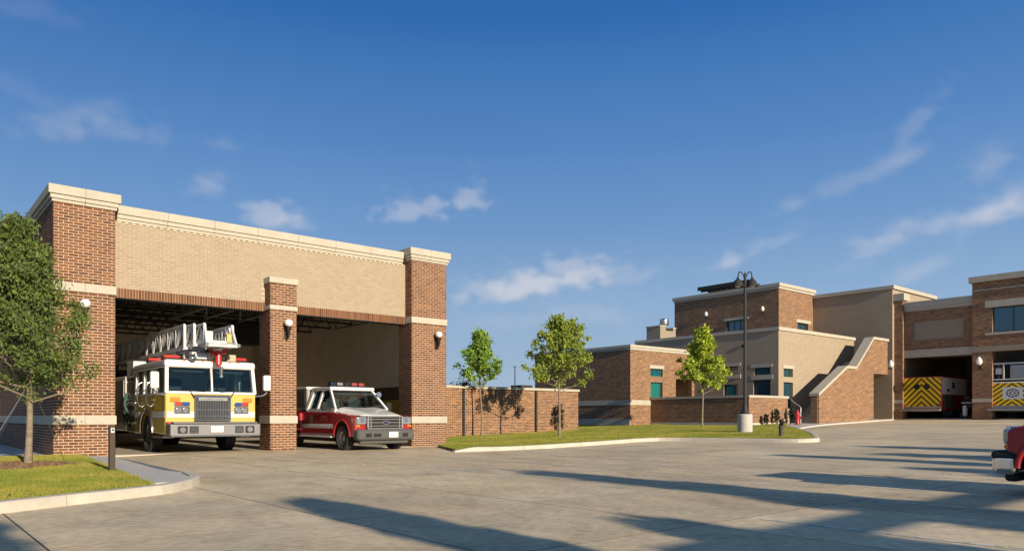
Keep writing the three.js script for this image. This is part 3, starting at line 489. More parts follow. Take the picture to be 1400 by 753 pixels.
{ // tan block with windows
  const t = thing('station_block', 'tan rendered block with stacked windows between yard wall and stair', 'building', P(44.5, .8, 23.2)), u0 = 39.85, u1 = 49.2, v0 = 23.2, v1 = 34, top = 6.15;
  wpart(t, 'front_wall', wallV(holes(rectS(u0, u1, 0, top), [[40.4, 41.45, 3.46, 3.95], [40.4, 41.45, 1.6, 3.15]]), v0, .3), M.tanFar);
  wpart(t, 'side_wall', wallU(holes(rectS(v0 + .302, v1, 0, top), [[23.72, 24.8, 3.6, 4.03], [23.72, 24.85, 1.5, 3.3], [25.9, 26.9, 3.72, 4.2], [25.9, 26.9, 1.5, 3.1]]), u0, .3), M.tanFar);
  wpart(t, 'end_wall', wb(u1 - .3, u1, 0, top, v0 + .3, v1), M.tanFar); wpart(t, 'rear_wall', wb(u0 + .3, u1 - .3, 0, top, v1 - .3, v1), M.tanFar);
  wpart(t, 'roof', wb(u0 + .3, u1 - .3, 5.4, 5.55, v0 + .3, v1 - .3), M.roofing);
  coping(t, [wb(u0 - .08, u1 + .08, top + .003, top + .2, v0 - .08, v0 + .36), wb(u0 - .08, u0 + .36, top + .003, top + .2, v0 + .363, v1)]);
  winV(t, 40.4, 41.45, 3.46, 3.95, v0, 2, M.darkGlass, M.tealDark); winV(t, 40.4, 41.45, 1.6, 3.15, v0, 1, M.darkGlass, M.tealDark);
  winU(t, 23.72, 24.8, 3.6, 4.03, u0, 3, M.tealGlass, M.tealDark); winU(t, 23.72, 24.85, 1.5, 3.3, u0, 1, M.darkGlass, M.tealDark); winU(t, 25.9, 26.9, 3.72, 4.2, u0, 1, M.darkGlass, M.tealDark); winU(t, 25.9, 26.9, 1.5, 3.1, u0, 1, M.tealGlass, M.tealDark);
  wpart(t, 'lintel', wb(40.3, 41.6, 3.953, 4.15, v0 - .03, v0 - .003), M.stone);
  for (const [a, b, y] of [[23.6, 25.02, 4.033], [25.7, 27.05, 4.203]]) wpart(t, 'lintel', wb(u0 - .03, u0 - .003, y, y + .2, a, b), M.stone);
  wpart(t, 'sill', wb(u0 - .03, u0 - .003, 3.32, 3.58, 23.55, 25.0), M.stone); wpart(t, 'sill', wb(u0 - .05, u0 - .003, 3.45, 3.7, 25.7, 27.05), M.stone);
  for (const v of [25.4, 27.5]) wpart(t, 'scupper', wb(u0 - .06, u0 - .003, 5.3, 5.5, v, v + .2), M.iron);
}
{ // brick tower
  const t = thing('station_tower', 'tall brick tower with blue window band and pale parapet', 'building', P(48.7, .9, 27)), u0 = 46.4, u1 = 51, v0 = 27, v1 = 35.7, top = 9.95;
  wpart(t, 'front_wall', wallV(holes(rectS(u0, u1, 0, top), [[48.85, 50.3, 6.5, 7.7]]), v0, .3), M.redFar);
  wpart(t, 'side_wall', wallU(holes(rectS(v0 + .302, v1, 0, top), [[29.5, 31.1, 7.15, 7.98]]), u0, .3), M.redFar);
  wpart(t, 'rear_wall', wb(u0 + .3, u1, 0, top, v1 - .3, v1), M.redFar); wpart(t, 'end_wall', wb(u1 - .3, u1, 0, top, v0 + .3, v1 - .3), M.redFar); wpart(t, 'roof', wb(u0 + .3, u1 - .3, 9.3, 9.45, v0 + .3, v1 - .3), M.roofing);
  coping(t, [wb(u0 - .16, u1 + .16, top + .003, top + .22, v0 - .16, v0 + .4), wb(u0 - .16, u0 + .4, top + .003, top + .22, v0 + .403, v1 + .1), wb(u0 - .08, u1 + .08, top - .16, top, v0 - .08, v0 - .003), wb(u0 - .08, u0 - .003, top - .16, top, v0, v1)]);
  winU(t, 29.5, 31.1, 7.15, 7.98, u0, 3, M.tealGlass, M.tealDark); winV(t, 48.85, 50.3, 6.5, 7.7, v0, 2, M.darkGlass, M.tealDark);
  wpart(t, 'lintel', wb(u0 - .04, u0 - .003, 7.983, 8.15, 29.3, 31.3), M.stone); wpart(t, 'lintel', wb(48.65, 50.6, 7.703, 7.92, v0 - .04, v0 - .003), M.stone); 
  for (const [v, y] of [[32.7, 8.65], [28.1, 8.52]]) { const f = wpart(t, 'wall_light', [lathe([[.0, .2], [.06, .15], [.13, .0], [.1, -.12], [.04, -.16]], 12).translate(u0 - .2, y, -v)], M.glassGlobe); mesh('bracket', wb(u0 - .22, u0 - .003, y - .3, y - .22, v - .05, v + .05), M.bronze, f); }
}
{ // canopy frame on the tower's roof
  const t = thing('roof_canopy', 'dark steel canopy frame standing on the brick tower roof', 'canopy', P(47.5, 9.45, 31.6));
  for (const x of [-.35, .7]) for (const z of [-1.5, -.2, 1.2]) mesh('post', bx(x - .05, x + .05, 0, 1.02, z - .05, z + .05), M.iron, t);
  mesh('beam', bx(-.42, -.28, 1.02, 1.14, -2.2, 2.0), M.iron, t); mesh('beam', bx(.63, .77, 1.02, 1.14, -2.2, 2.0), M.iron, t);
  for (let i = 0; i < 10; i++) mesh('slat', bx(-.68, 1.1, 1.145, 1.26, -2.2 + i * .43, -2.02 + i * .43), M.iron, t); mesh('fascia', bx(-.75, -.69, 1.08, 1.36, -2.25, 2.1), M.iron, t);
  const q = thing('roof_unit', 'low dark machine box behind the tower parapet', 'machine', P(49.9, 9.45, 29.2)); mesh('case', rb(0, .55, 0, 1.6, 1.1, 1.4, .04), M.iron, q); mesh('fan_grille', cyl(.4, .4, .06, 0, 1.13, 0), M.steelDark, q);
}
{ // tall tan block
  const t = thing('station_block', 'tall plain tan block in shade between brick tower and engine bays', 'building', P(52, .95, 22)), u0 = 51.02, u1 = 58, v0 = 21.5, v1 = 34, top = 9.55;
  wpart(t, 'side_wall', wb(u0, u0 + .3, 0, top, v0 + .302, v1), M.tanFar); wpart(t, 'front_wall', wb(u0, u1, 0, top, v0, v0 + .3), M.tanFar); wpart(t, 'rear_wall', wb(u0 + .3, u1, 0, top, v1 - .3, v1), M.tanFar); wpart(t, 'end_wall', wb(u1 - .3, u1, 0, top, v0 + .3, v1 - .3), M.tanFar); wpart(t, 'roof', wb(u0 + .3, u1 - .3, 8.9, 9.05, v0 + .3, v1 - .3), M.roofing);
  coping(t, [wb(u0 - .14, u1 + .1, top + .003, top + .24, v0 - .14, v0 + .4), wb(u0 - .14, u0 + .4, top + .003, top + .24, v0 + .403, v1)]);
}
{ // open stair with a stepped brick parapet
  const t = thing('outdoor_stair', 'sunlit brick stair parapet with stepped sloping cream coping', 'stair', P(45.5, .75, 21.4)), v0 = 21.4, v1 = 21.85;
  const top = [[41.08, 2.3], [44.4, 4.02], [45.6, 4.02], [47.95, 6.0], [50.05, 6.0]];
  wpart(t, 'parapet', wallV(shapeOf([[41.08, .3], [48.03, .3], [48.03, 3.85], [50.05, 3.85], ...top.slice().reverse()]), v0, v1 - v0), M.redFar);
  for (let i = 0; i < 4; i++) { const [a, y] = top[i], [b, z] = top[i + 1], s = shapeOf([[a - (i ? 0 : .1), y + .004 - (i ? 0 : 0)], [b + (i === 3 ? .06 : 0), z + .004], [b + (i === 3 ? .06 : 0), z + .17], [a - (i ? 0 : .1), y + .17]]); wpart(t, 'coping', wallV(s, v0 - .07, v1 - v0 + .14), M.stone); }
  for (let i = 0; i < 22; i++) { const u = 41.5 + i * .295, y = G0(41) + .1 + i * .178; wpart(t, 'step', wb(u, u + .31, Math.max(.5, y - .25), y + .17, v1 + .003, v0 + 1.76), M.concrete); }
  wpart(t, 'landing', wb(48.0, 51, 3.9, 4.2, v1 + .003, v0 + 1.76), M.concrete);
  wpart(t, 'newel_wall', wb(41.0, 41.06, .7, 2.25, v0 + .05, v1 - .02), M.redFar);
}
{ // handrail at the foot of the stair
  const y0 = G0(40) + .07, t = thing('handrail', 'thin steel handrail at the foot of the brick stair', 'handrail', P(40.6, y0, 22.6));
  mesh('post', [strut(V(.1, 0, .3), V(.1, .95, .3), .028)], M.white, t); mesh('post', strut(V(-.7, 0, .1), V(-.7, .95, .1), .024), M.galv, t); mesh('rail', [tube([V(-.72, 1.45, .1), V(-.3, 1.18, .2), V(.1, .95, .3), V(.12, .6, .3)], .026, 14)], M.galv, t);
}
{ // engine bays of the main station
  const t = thing('engine_bays', 'brick engine bay front with stone lintel and blank tan panel', 'building', P(53, .95, 19)), u0 = 51.5, v0 = 16.85, v1 = 22.46, top = 8.2;
  const s = shapeOf([[v0, 5.0], [20.94, 5.0], [20.94, top], [v0, top]]); holes(s, [[17.43, 20.36, 6.05, 7.3]]);
  wpart(t, 'front_wall', wallU(s, u0, .4), M.redFar); wpart(t, 'tan_panel', wb(u0 + .05, u0 + .3, 6.05, 7.3, 17.43, 20.36), M.stucco);
  wpart(t, 'pilaster', wb(u0 - .25, u0 + .4, .3, 8.75, 20.945, v1), M.redFar);
  wpart(t, 'pilaster_band', wb(u0 - .28, u0 - .253, 2.0, 2.22, 20.92, v1), M.stone);
  wpart(t, 'lintel', wb(u0 - .06, u0 + .38, 4.98, 5.46, v0 + .01, 20.94), M.stone);
  coping(t, [wb(u0 - .1, u0 + .5, top + .003, top + .4, v0, 20.93), wb(u0 - .42, u0 + .5, 8.753, 9.2, 20.8, v1 + .12)]);
  wpart(t, 'cornice', [wb(u0 - .05, u0 - .003, top - .2, top, v0, 20.93)], M.stone);
  wpart(t, 'bay_floor', wb(u0 - .05, 66, .5, 1.0, 9.5, 22.4), M.floorIn); wpart(t, 'roof', wb(u0 + .4, 66, 7.2, 7.4, v0 - .1, 22.4), M.roofing); wpart(t, 'side_wall', wb(u0 + .4, 66, 1, 7.2, 22.1, 22.4), M.inner); wpart(t, 'rear_wall', wb(65.7, 66, 1, 7.2, 9.5, 22.1), M.inner); wpart(t, 'partition', wb(u0 + .45, 65.7, 1, 7.2, 16.7, 16.9), M.inner);
  for (let i = 0; i < 5; i++) wpart(t, 'door_panel', wb(52.2 + i * .62, 52.2 + i * .62 + .6, 5.12, 5.17, 17.2, 20.6), M.white);
}
{ // taller part with the window
  const t = thing('engine_bays', 'taller brick bay tower with wide teal window under stone lintel', 'building', P(53, .95, 14)), u0 = 51.2, v1 = 16.84, v0 = 9.4, top = 9.3;
  const s = shapeOf([[v0, 5.05], [v1, 5.05], [v1, top], [v0, top]]); holes(s, [[12.6, 15.76, 6.2, 7.7]]);
  wpart(t, 'front_wall', wallU(s, u0, .4), M.redFar); wpart(t, 'pilaster', wb(u0, u0 + .5, .5, 5.05, 15.76, v1), M.redFar); wpart(t, 'pilaster', wb(u0, u0 + .5, .5, 5.05, v0, 11), M.redFar);
  wpart(t, 'stone_band', wb(u0 - .04, u0 - .003, 5.06, 5.38, v0, v1), M.stucco); wpart(t, 'stone_band', wb(u0 - .03, u0 - .003, 2.0, 2.22, 15.74, v1), M.stone);
  wpart(t, 'lintel', wb(u0 - .05, u0 - .003, 7.71, 8.12, 12.3, 16.13), M.stone); wpart(t, 'sill', wb(u0 - .05, u0 - .003, 6.05, 6.19, 12.3, 16.13), M.stone);
  wpart(t, 'string_course', wb(u0 - .03, u0 - .003, 8.78, 8.85, v0, v1), M.stone);
  winU(t, 12.6, 15.76, 6.2, 7.7, u0, 3, M.tealGlass, M.tealDark); coping(t, [wb(u0 - .18, u0 + .5, top + .003, top + .36, v0, v1 + .15)]);
  wpart(t, 'side_wall', wb(u0 + .4, 58, 7.42, top, v1 - .3, v1), M.redFar); wpart(t, 'roof', wb(u0 + .4, 66, 8.2, 8.4, v0, v1 - .3), M.roofing); wpart(t, 'end_wall', wb(u0 + .4, 66, .5, 8.2, v0, v0 + .3), M.redFar);
}
const lantern = (p, label) => { const t = thing('wall_lantern', label, 'lamp', p, 0, 'white lanterns on the engine bays'); mesh('shade', lathe([[.0, .3], [.06, .22], [.14, .12], [.19, -.06], [.12, -.2], [.05, -.24]], 14).translate(-.2, 0, 0), M.glassGlobe, t); mesh('bracket', [bx(-.24, 0, -.34, -.25, -.05, .05), bx(-.03, 0, -.5, 0, -.08, .08)], M.bronze, t); };
lantern(P(51.248, 4.62, 21.62), 'white wall lantern on the pilaster beside the brick stair'); lantern(P(51.198, 4.5, 16.4), 'white wall lantern on the pillar between two engine bays');

// ---------------------------------------------------------------- vehicles (front at z = 0, facing +z, wheels on y = 0)
function wheel(parent, x, z, r, w, side, rimMat) {
  const t = new THREE.Group(); t.name = 'wheel'; t.position.set(x, r, z); parent.add(t);
  const ty = lathe([[r * .58, -w / 2], [r * .9, -w / 2], [r * .975, -w * .42], [r, -w * .3], [r, w * .3], [r * .975, w * .42], [r * .9, w / 2], [r * .58, w / 2], [r * .58, -w / 2]], 32).rotateZ(Math.PI / 2);
  const lugs = []; for (let i = 0; i < 32; i++) { const a = i / 32 * 6.283; lugs.push(new THREE.BoxGeometry(w * .9, .012, r * .09).translate(0, r * 1.002, 0).rotateX(a)); }
  mesh('tyre', [ty, lugs], M.rubber, t);
  const f = side, rim = lathe([[.01, .3], [r * .16, .3], [r * .2, .2], [r * .42, .12], [r * .52, .3], [r * .6, .46], [r * .6, -.4], [.01, -.4]].map(([a, b]) => [a, b * w * .98]), 28).rotateZ(-Math.PI / 2 * f);
  mesh('rim', rim, rimMat, t);
  const hs = []; for (let i = 0; i < 8; i++) { const a = i / 8 * 6.283; hs.push(cyl(r * .06, r * .06, .012, f * w * .2, Math.cos(a) * r * .34, Math.sin(a) * r * .34, 'x', 8)); }
  mesh('rim_hole', hs, M.black, t);
  return t;
}
function squiggle(g, x, y, w, h, seed, col) { // worn lettering too small to read
  const r = rng(seed); g.strokeStyle = col; g.lineWidth = Math.max(1.5, h * 0.16); g.lineCap = 'round'; let cx = x;
  while (cx < x + w - h * .5) { const cw = h * (.45 + r() * .25); g.beginPath(); g.moveTo(cx, y + h * (r() > .5 ? 1 : .1)); g.lineTo(cx + cw * .3, y + h * r()); g.lineTo(cx + cw * .7, y + h * (.2 + .8 * r())); g.lineTo(cx + cw * .75, y + h * (r() > .4 ? .95 : .4)); g.stroke(); cx += cw + h * .25; if (r() > .82) cx += h * .5; }
}
const decal = (w, h, draw) => new THREE.MeshStandardMaterial({ map: canvasTex(w, h, draw), roughness: 0.4 });
const faceQ = (x0, x1, y0, y1, z) => quad(V(x0, y0, z), V(x1, y0, z), V(x1, y1, z), V(x0, y1, z));
const sideQ = (x, z0, z1, y0, y1) => quad(V(x, y0, z0), V(x, y0, z1), V(x, y1, z1), V(x, y1, z0));   // seen from -x, read left to right from z0 (rear) to z1 (front)

{ // ladder truck
  const t = thing('ladder_truck', 'yellow and white ladder fire truck nosing out of the garage bay', 'fire truck', P(7.15, .08, 21.25));
  const Z = PT.yellow;
  // cab lower body with wheel arch
  const prof = new THREE.Shape(); prof.moveTo(-.42, .52); prof.lineTo(-.42, 1.68); prof.lineTo(-3.75, 1.68); prof.lineTo(-3.75, .52); prof.lineTo(-3.0, .52); prof.absarc(-2.38, .56, .64, Math.PI, 0, true); prof.lineTo(-.42, .52);
  mesh('cab_body', extX(prof, 2.5, .05), Z, t);
  // white belts
  mesh('white_stripe', [rb(0, 1.09, -.415, 2.44, .17, .02, .004, 1), bx(-1.2535, -1.249, 1.0, 1.18, -1.72, -.48), bx(1.249, 1.2535, 1.0, 1.18, -1.72, -.48), bx(-1.2535, -1.249, 1.0, 1.18, -3.7, -3.05), bx(1.249, 1.2535, 1.0, 1.18, -3.7, -3.05)], M.white, t);
  mesh('belt_trim', [rb(0, 1.7, -.43, 2.5, .07, .08, .02), bx(-1.257, -1.249, 1.64, 1.7, -3.75, -.5), bx(1.249, 1.257, 1.64, 1.7, -3.75, -.5)], PT.white, t);
  // upper cab: pillars, roof, panes
  const yb = 1.69, yt = 2.40, hb = 1.22, ht = 1.19, zf = -.46, zt = -.56, zr = -3.72;
  const pil = [bar(V(-hb, yb, zf), V(-ht, yt, zt), .09, .12), bar(V(hb, yb, zf), V(ht, yt, zt), .09, .12), bar(V(0, yb, zf + .03), V(0, yt, zt + .03), .045, .06)];
  for (const s of [-1, 1]) for (const z of [-1.62, -1.92, -2.75, zr + .06]) pil.push(bar(V(s * (hb - .01), yb, z), V(s * (ht - .01), yt, z), .07, z < -3 ? .16 : .16));
  for (const g of pil) mesh('cab_pillar', g, PT.white, t); mesh('cab_back', bx(-1.2, 1.2, yb, yt, zr - .02, zr + .02), PT.white, t);
  mesh('cab_roof', [rb(0, 2.5, -2.12, 2.52, .22, 3.36, .08, 3)], PT.white, t);
  mesh('windscreen', slabQuad(V(-hb + .06, yb + .03, zf - .02), V(-.03, yb + .03, zf + .01), V(-.03, yt, zt + .01), V(-ht + .06, yt, zt - .02), .01), M.glass, t); mesh('windscreen', slabQuad(V(.03, yb + .03, zf + .01), V(hb - .06, yb + .03, zf - .02), V(ht - .06, yt, zt - .02), V(.03, yt, zt + .01), .01), M.glass, t);
  for (const s of [-1, 1]) for (const [z0, z1] of [[-1.56, -.6], [-2.68, -2.0], [-3.62, -2.82]]) mesh('side_window', bx(s * 1.192 - .005, s * 1.192 + .005, yb + .04, yt, z0, z1), M.glass, t);
  mesh('dashboard', rb(0, 1.66, -.95, 2.3, .22, .5, .08), M.seat, t); mesh('steering_wheel', new THREE.TorusGeometry(.22, .02, 8, 20).rotateX(-.6).translate(.62, 1.82, -1.2), M.black, t);
  for (const x of [-.65, .65]) { mesh('seat', [rb(x, 1.35, -1.75, .55, .18, .5, .06), rb(x, 1.75, -2.0, .52, .8, .16, .06)], M.seat, t); }
  mesh('visor', [bx(-.98, -.15, 2.28, 2.42, -.72, -.68), bx(.15, .98, 2.28, 2.42, -.72, -.68)], M.seat, t);
  for (const s of [-1, 1]) { // doors
    for (const [z0, z1] of [[-1.72, -.62], [-3.66, -2.98]]) { const d = mesh('door', [bx(s * 1.2475, s * 1.253, .95, 1.63, z0, z0 + .02), bx(s * 1.2475, s * 1.253, .95, 1.63, z1 - .02, z1)], M.steelDark, t); mesh('handle', rb(s * 1.27, 1.5, z0 + .16, .03, .06, .16, .012), M.chrome, d); }
    for (const z of [-1.88, -2.86]) mesh('grab_rail', tube([V(s * 1.25, 1.32, z), V(s * 1.34, 1.4, z), V(s * 1.35, 1.95, z), V(s * 1.25, 2.05, z)], .022, 16), M.chrome, t);
    mesh('wheel_arch_trim', new THREE.TorusGeometry(.66, .055, 8, 24, Math.PI).rotateY(Math.PI / 2).translate(s * 1.25, .56, -2.38), M.chrome, t);
    const arm = tube([V(s * 1.2, 1.62, -.5), V(s * 1.45, 1.66, -.38), V(s * 1.56, 1.75, -.34)], .03, 12); const mi = mesh('mirror', [rb(s * 1.55, 2.02, -.34, .22, .46, .15, .05, 3)], PT.white, t); mesh('mirror_arm', arm, M.chrome, mi); mesh('mirror_glass', bx(s * 1.55 - .08, s * 1.55 + .08, 1.84, 2.2, -.425, -.418), M.chrome, mi);
    mesh('step', rb(s * 1.08, .47, -1.3, .3, .08, 1.1, .02), M.alum, t); mesh('marker_lamp', rb(s * 1.14, .74, -.36, .2, .3, .12, .03), PT.warnRed, t);
    mesh('turn_signal', rb(s * 1.0, 1.5, -.41, .26, .13, .05, .015), PT.amber, t);
    const hl = mesh('headlight', rb(s * .82, 1.21, -.41, .42, .2, .05, .02), M.chrome, t); for (const x of [.73, .91]) mesh('lens', cyl(.07, .07, .02, s * x, 1.21, -.382, 'z', 16), PT.lampGlass, hl);
    const wl = mesh('warning_light', rb(s * .82, 1.38, -.41, .42, .12, .05, .02), M.chrome, t); mesh('red_lens', rb(s * .82 + (s < 0 ? -.1 : .1), 1.38, -.385, .17, .09, .02, .01), PT.warnRed, wl); mesh('blue_lens', rb(s * .82 - (s < 0 ? -.1 : .1), 1.38, -.385, .17, .09, .02, .01), PT.warnBlue, wl);
    mesh('wiper', [strut(V(s * .2, 1.72, -.4), V(s * .62, 1.76, -.4), .013), strut(V(s * .5, 1.56, -.38), V(s * .62, 1.76, -.4), .016)], M.black, t);
    wheel(t, s * 1.06, -2.38, .53, .32, s, M.alum); wheel(t, s * 1.06, -8.0, .53, .32, s, M.alum); wheel(t, s * 1.06, -9.2, .53, .32, s, M.alum);
  }
  // grille
  const gr = mesh('grille', [rb(0, 1.27, -.4, 1.0, .74, .1, .03)], M.steelDark, t); for (let i = 0; i < 13; i++) mesh('grille_bar', bx(-.42 + i * .07 - .012, -.42 + i * .07 + .012, .96, 1.5, -.352, -.335), M.chrome, gr);
  mesh('grille_frame', [bx(-.5, .5, 1.56, 1.62, -.36, -.34), bx(-.5, .5, .91, .95, -.36, -.34), bx(-.5, -.46, .95, 1.56, -.36, -.34), bx(.46, .5, .95, 1.56, -.36, -.34), bx(-.46, .46, 1.2, 1.24, -.349, -.332), bx(-.46, .46, 1.03, 1.06, -.349, -.332)], M.chrome, gr);
  mesh('grille_badge', faceQ(-.4, .4, 1.48, 1.57, -.331), decal(256, 32, (g, w, h) => { g.fillStyle = '#8e9092'; g.fillRect(0, 0, w, h); squiggle(g, 8, 7, w - 16, 18, 4, '#2c2d2f'); }), gr);
  // bumper
  const plate = (() => { const b = dtex(128, 128, (i, j) => { const x = i % 32, y = j % 32, k = ((i >> 5) + (j >> 5)) % 2; const a = k ? Math.abs(x - y) : Math.abs(31 - x - y), e = k ? Math.abs(x + y - 31) : Math.abs(x - y); return [a < 5 && e < 20 ? 230 : 60]; }, false, .16); return met(new THREE.MeshStandardMaterial({ color: RGB(.24, .24, .245), metalness: 1, roughness: .6, bumpMap: b, bumpScale: .003 })); })();
  mesh('bumper', [rb(0, .66, -.2, 2.5, .36, .4, .05, 3), rb(0, .86, -.16, 2.3, .05, .3, .02)], plate, t);
  mesh('bumper_trim', bx(-1.2, 1.2, .48, .52, -.015, .006), M.chrome, t);
  for (const s of [-1, 1]) { const l = mesh('fog_light', rb(s * .92, .67, .0, .26, .2, .04, .02), M.steelDark, t); mesh('lens', cyl(.075, .075, .03, s * .92, .67, .012, 'z', 16), PT.lampGlass, l); const k = mesh('siren_speaker', rb(s * .62, .67, .0, .24, .2, .04, .02), M.steelDark, t); for (let i = 0; i < 4; i++) mesh('louvre', bx(s * .62 - .1, s * .62 + .1, .595 + i * .045, .615 + i * .045, .015, .03), M.chrome, k); }
  const np = mesh('number_plate', bx(-.17, .17, .6, .77, -.01, .01), M.white, t); mesh('plate_print', faceQ(-.165, .165, .605, .765, .0115), decal(128, 64, (g, w, h) => { g.fillStyle = '#e6e6e2'; g.fillRect(0, 0, w, h); squiggle(g, 14, 20, w - 24, 26, 9, '#4a5566'); }), np);
  mesh('chassis', [bx(-.45, .45, .45, .75, -11.3, -.5), cyl(.09, .09, 1.9, 0, .53, -2.38, 'x'), cyl(.1, .1, 1.9, 0, .53, -8, 'x'), cyl(.1, .1, 1.9, 0, .53, -9.2, 'x')], M.black, t);
  // door emblem
  for (const s of [-1, 1]) mesh('door_lettering', sideQ(s * 1.2545, -1.5 , -.78, 1.22, 1.6), decal(256, 136, (g, w, h) => { g.fillStyle = '#d6b430'; g.fillRect(0, 0, w, h); g.strokeStyle = '#5a4510'; g.lineWidth = 5; g.beginPath(); g.arc(128, 40, 26, 0, 7); g.stroke(); g.beginPath(); g.moveTo(96, 40); g.lineTo(160, 40); g.moveTo(128, 10); g.lineTo(128, 70); g.stroke(); squiggle(g, 50, 90, 160, 26, 12, '#5a4510'); }), t);
  // body behind the cab
  mesh('pump_panel', rb(0, 1.35, -4.3, 2.44, 1.6, .9, .04), M.alum, t);
  for (let i = 0; i < 6; i++) mesh('hose_outlet', [cyl(.08, .09, .16, -1.28, .85 + (i % 3) * .3, -4.05 - (i / 3 | 0) * .42, 'x', 14)], M.chrome, t);
  mesh('hose', [0, 1, 2].map(i => tube([V(-1.25, 1.75 - i * .16, -4.6), V(-1.38, 1.4 - i * .2, -4.3), V(-1.3, 1.0 - i * .12, -3.95)], .045, 14, 8)), std([.05, .1, .09], .8), t);
  mesh('body', [rb(0, 1.45, -8.0, 2.5, 1.75, 6.4, .05)], PT.white, t); for (const s of [-1, 1]) for (let i = 0; i < 5; i++) { const d = mesh('locker_door', bx(s * 1.25, s * 1.256, .85, 2.2, -5.0 - i * 1.22 - 1.12, -5.0 - i * 1.22), M.alum, t); mesh('handle', bx(s * 1.256, s * 1.27, .95, 1.0, -5.0 - i * 1.22 - .8, -5.0 - i * 1.22 - .3), M.chrome, d); }
  mesh('roof_locker', rb(-.98, 2.5, -4.3, .5, .5, .8, .03), PT.white, t); mesh('roof_locker', rb(.98, 2.5, -4.3, .5, .5, .8, .03), PT.white, t);
  // lights and horn on the cab roof
  for (const [x, z, w] of [[-.95, -.95, .5], [-1.0, -2.4, .45], [.86, -.8, .55]]) { const b = mesh('light_bar', rb(x, 2.64, z, w, .06, .22, .02), M.black, t); mesh('red_dome', rb(x, 2.71, z, w * .9, .1, .19, .045, 3), PT.warnRed, b); }
  mesh('air_horn', [strut(V(-.55, 2.66, -.55), V(-.55, 2.66, -1.2), .03, 8), lathe([[.03, 0], [.05, .2], [.1, .3]]).rotateX(Math.PI / 2).translate(-.55, 2.66, -.62)], M.chrome, t);
  const mon = mesh('water_cannon', [sph(.16, .1, 2.86, -.38), cyl(.1, .07, .42, .1, 2.7, -.2, 'y', 14), cyl(.1, .12, .3, .22, 2.9, -.35, 'x', 14), cyl(.09, .09, .3, .0, 2.95, -.5, 'z', 14), strut(V(.1, 2.5, -.2), V(.14, 2.36, -.12), .05, 10, .04)], PT.warnRed, t); mesh('nozzle', [cyl(.045, .06, .26, .14, 2.3, -.1, 'y', 12), cyl(.06, .06, .06, .14, 2.16, -.1, 'y', 12)], M.chrome, mon);
  // aerial ladder: three telescoped sections
  for (let s = 0; s < 3; s++) {
    const hw = .58 - s * .1, y0 = 2.98 + s * .06, y1 = y0 + .66 - s * .09, zf2 = -1.0 + s * .55, zb = -10.6 + s * .5, L = new THREE.Group(); L.name = 'ladder_section'; t.add(L);
    for (const x of [-hw, hw]) {
      mesh('rail', [bar(V(x, y0, zf2), V(x, y0, zb), .07, .09), bar(V(x, y1, zf2), V(x, y1, zb), .055, .055)], M.white, L);
      const n = 12, dz = (zf2 - zb) / n, w = []; for (let i = 0; i < n; i++) { const z = zf2 - i * dz; w.push(bar(V(x, y0, z), V(x, y1, z), .04), bar(V(x, y0, z), V(x, y1, z - dz / 2), .032), bar(V(x, y1, z - dz / 2), V(x, y0, z - dz), .032)); } mesh('lattice', w, M.white, L);
    }
    for (let i = 0; i < 28; i++) { const z = zf2 - .1 - i * .35; if (z > zb) mesh('rung', cyl(.02, .02, hw * 2, 0, y0 + .03, z, 'x', 8), M.galv, L); }
    mesh('end_plate', [bar(V(-hw, y0, zf2), V(hw, y0, zf2), .08), bar(V(-hw, y1, zf2), V(-hw + .001, y0, zf2), .07), bar(V(hw, y1, zf2), V(hw - .001, y0, zf2), .07)], M.white, L);
  }
  mesh('ladder_tip', [bar(V(-.36, 3.1, .1), V(-.42, 2.98, .42), .06), bar(V(.36, 3.1, .1), V(.42, 2.98, .42), .06), bar(V(-.42, 2.98, .42), V(.42, 2.98, .42), .07), bar(V(-.36, 3.55, .09), V(-.4, 3.02, .36), .05), bar(V(.36, 3.55, .09), V(.4, 3.02, .36), .05), bx(-.4, .4, 2.95, 2.99, -.1, .4)], M.white, t);
  mesh('tip_lamp', rb(.27, 3.22, .14, .14, .26, .12, .03), PT.yellow, t); mesh('intercom_box', rb(-.2, 3.25, -.3, .3, .36, .26, .03), M.white, t);
  mesh('ladder_cradle', [bx(-.5, .5, 2.88, 2.94, -1.5, -1.3), bar(V(-.45, 2.6, -1.4), V(-.45, 2.9, -1.4), .09), bar(V(.45, 2.6, -1.4), V(.45, 2.9, -1.4), .09), rb(-.2, 2.76, -.75, .6, .2, .3, .03)], M.white, t);
  // plumbing and gear under the ladder tip
  mesh('water_pipe', [strut(V(0, 2.93, .2), V(0, 2.93, -9.5), .055, 10), sph(.08, 0, 2.93, .22)], M.galv, t);
  for (const x of [-.3, .34]) mesh('hydraulic_ram', [strut(V(x, 2.74, -.7), V(x, 2.88, -2.6), .055, 10), strut(V(x, 2.7, -.45), V(x, 2.74, -.75), .03, 8)], M.alum, t);
  mesh('hydraulic_hose', [tube([V(.42, 2.66, -.6), V(.5, 2.82, -.5), V(.44, 2.95, -.7), V(.36, 3.02, -1.2)], .018, 16), tube([V(-.1, 2.66, -.55), V(-.18, 2.84, -.42), V(-.06, 2.9, -.5)], .018, 14)], M.black, t);
  mesh('gear_box', rb(.58, 2.72, -.62, .26, .2, .24, .03), std([.42, .37, .24], .6), t); mesh('gear_box', rb(-.3, 2.72, -.5, .34, .18, .2, .03), M.galv, t);
  for (const x of [-.43, .43]) mesh('tip_light', [cyl(.055, .045, .09, x, 3.0, .45, 'z', 12)], PT.lampGlass, t);
  for (let i = 0; i < 7; i++) mesh('rivet_light', rb(-.75 + i * .25, 2.585, -.435, .06, .03, .02, .008), PT.amber, t);
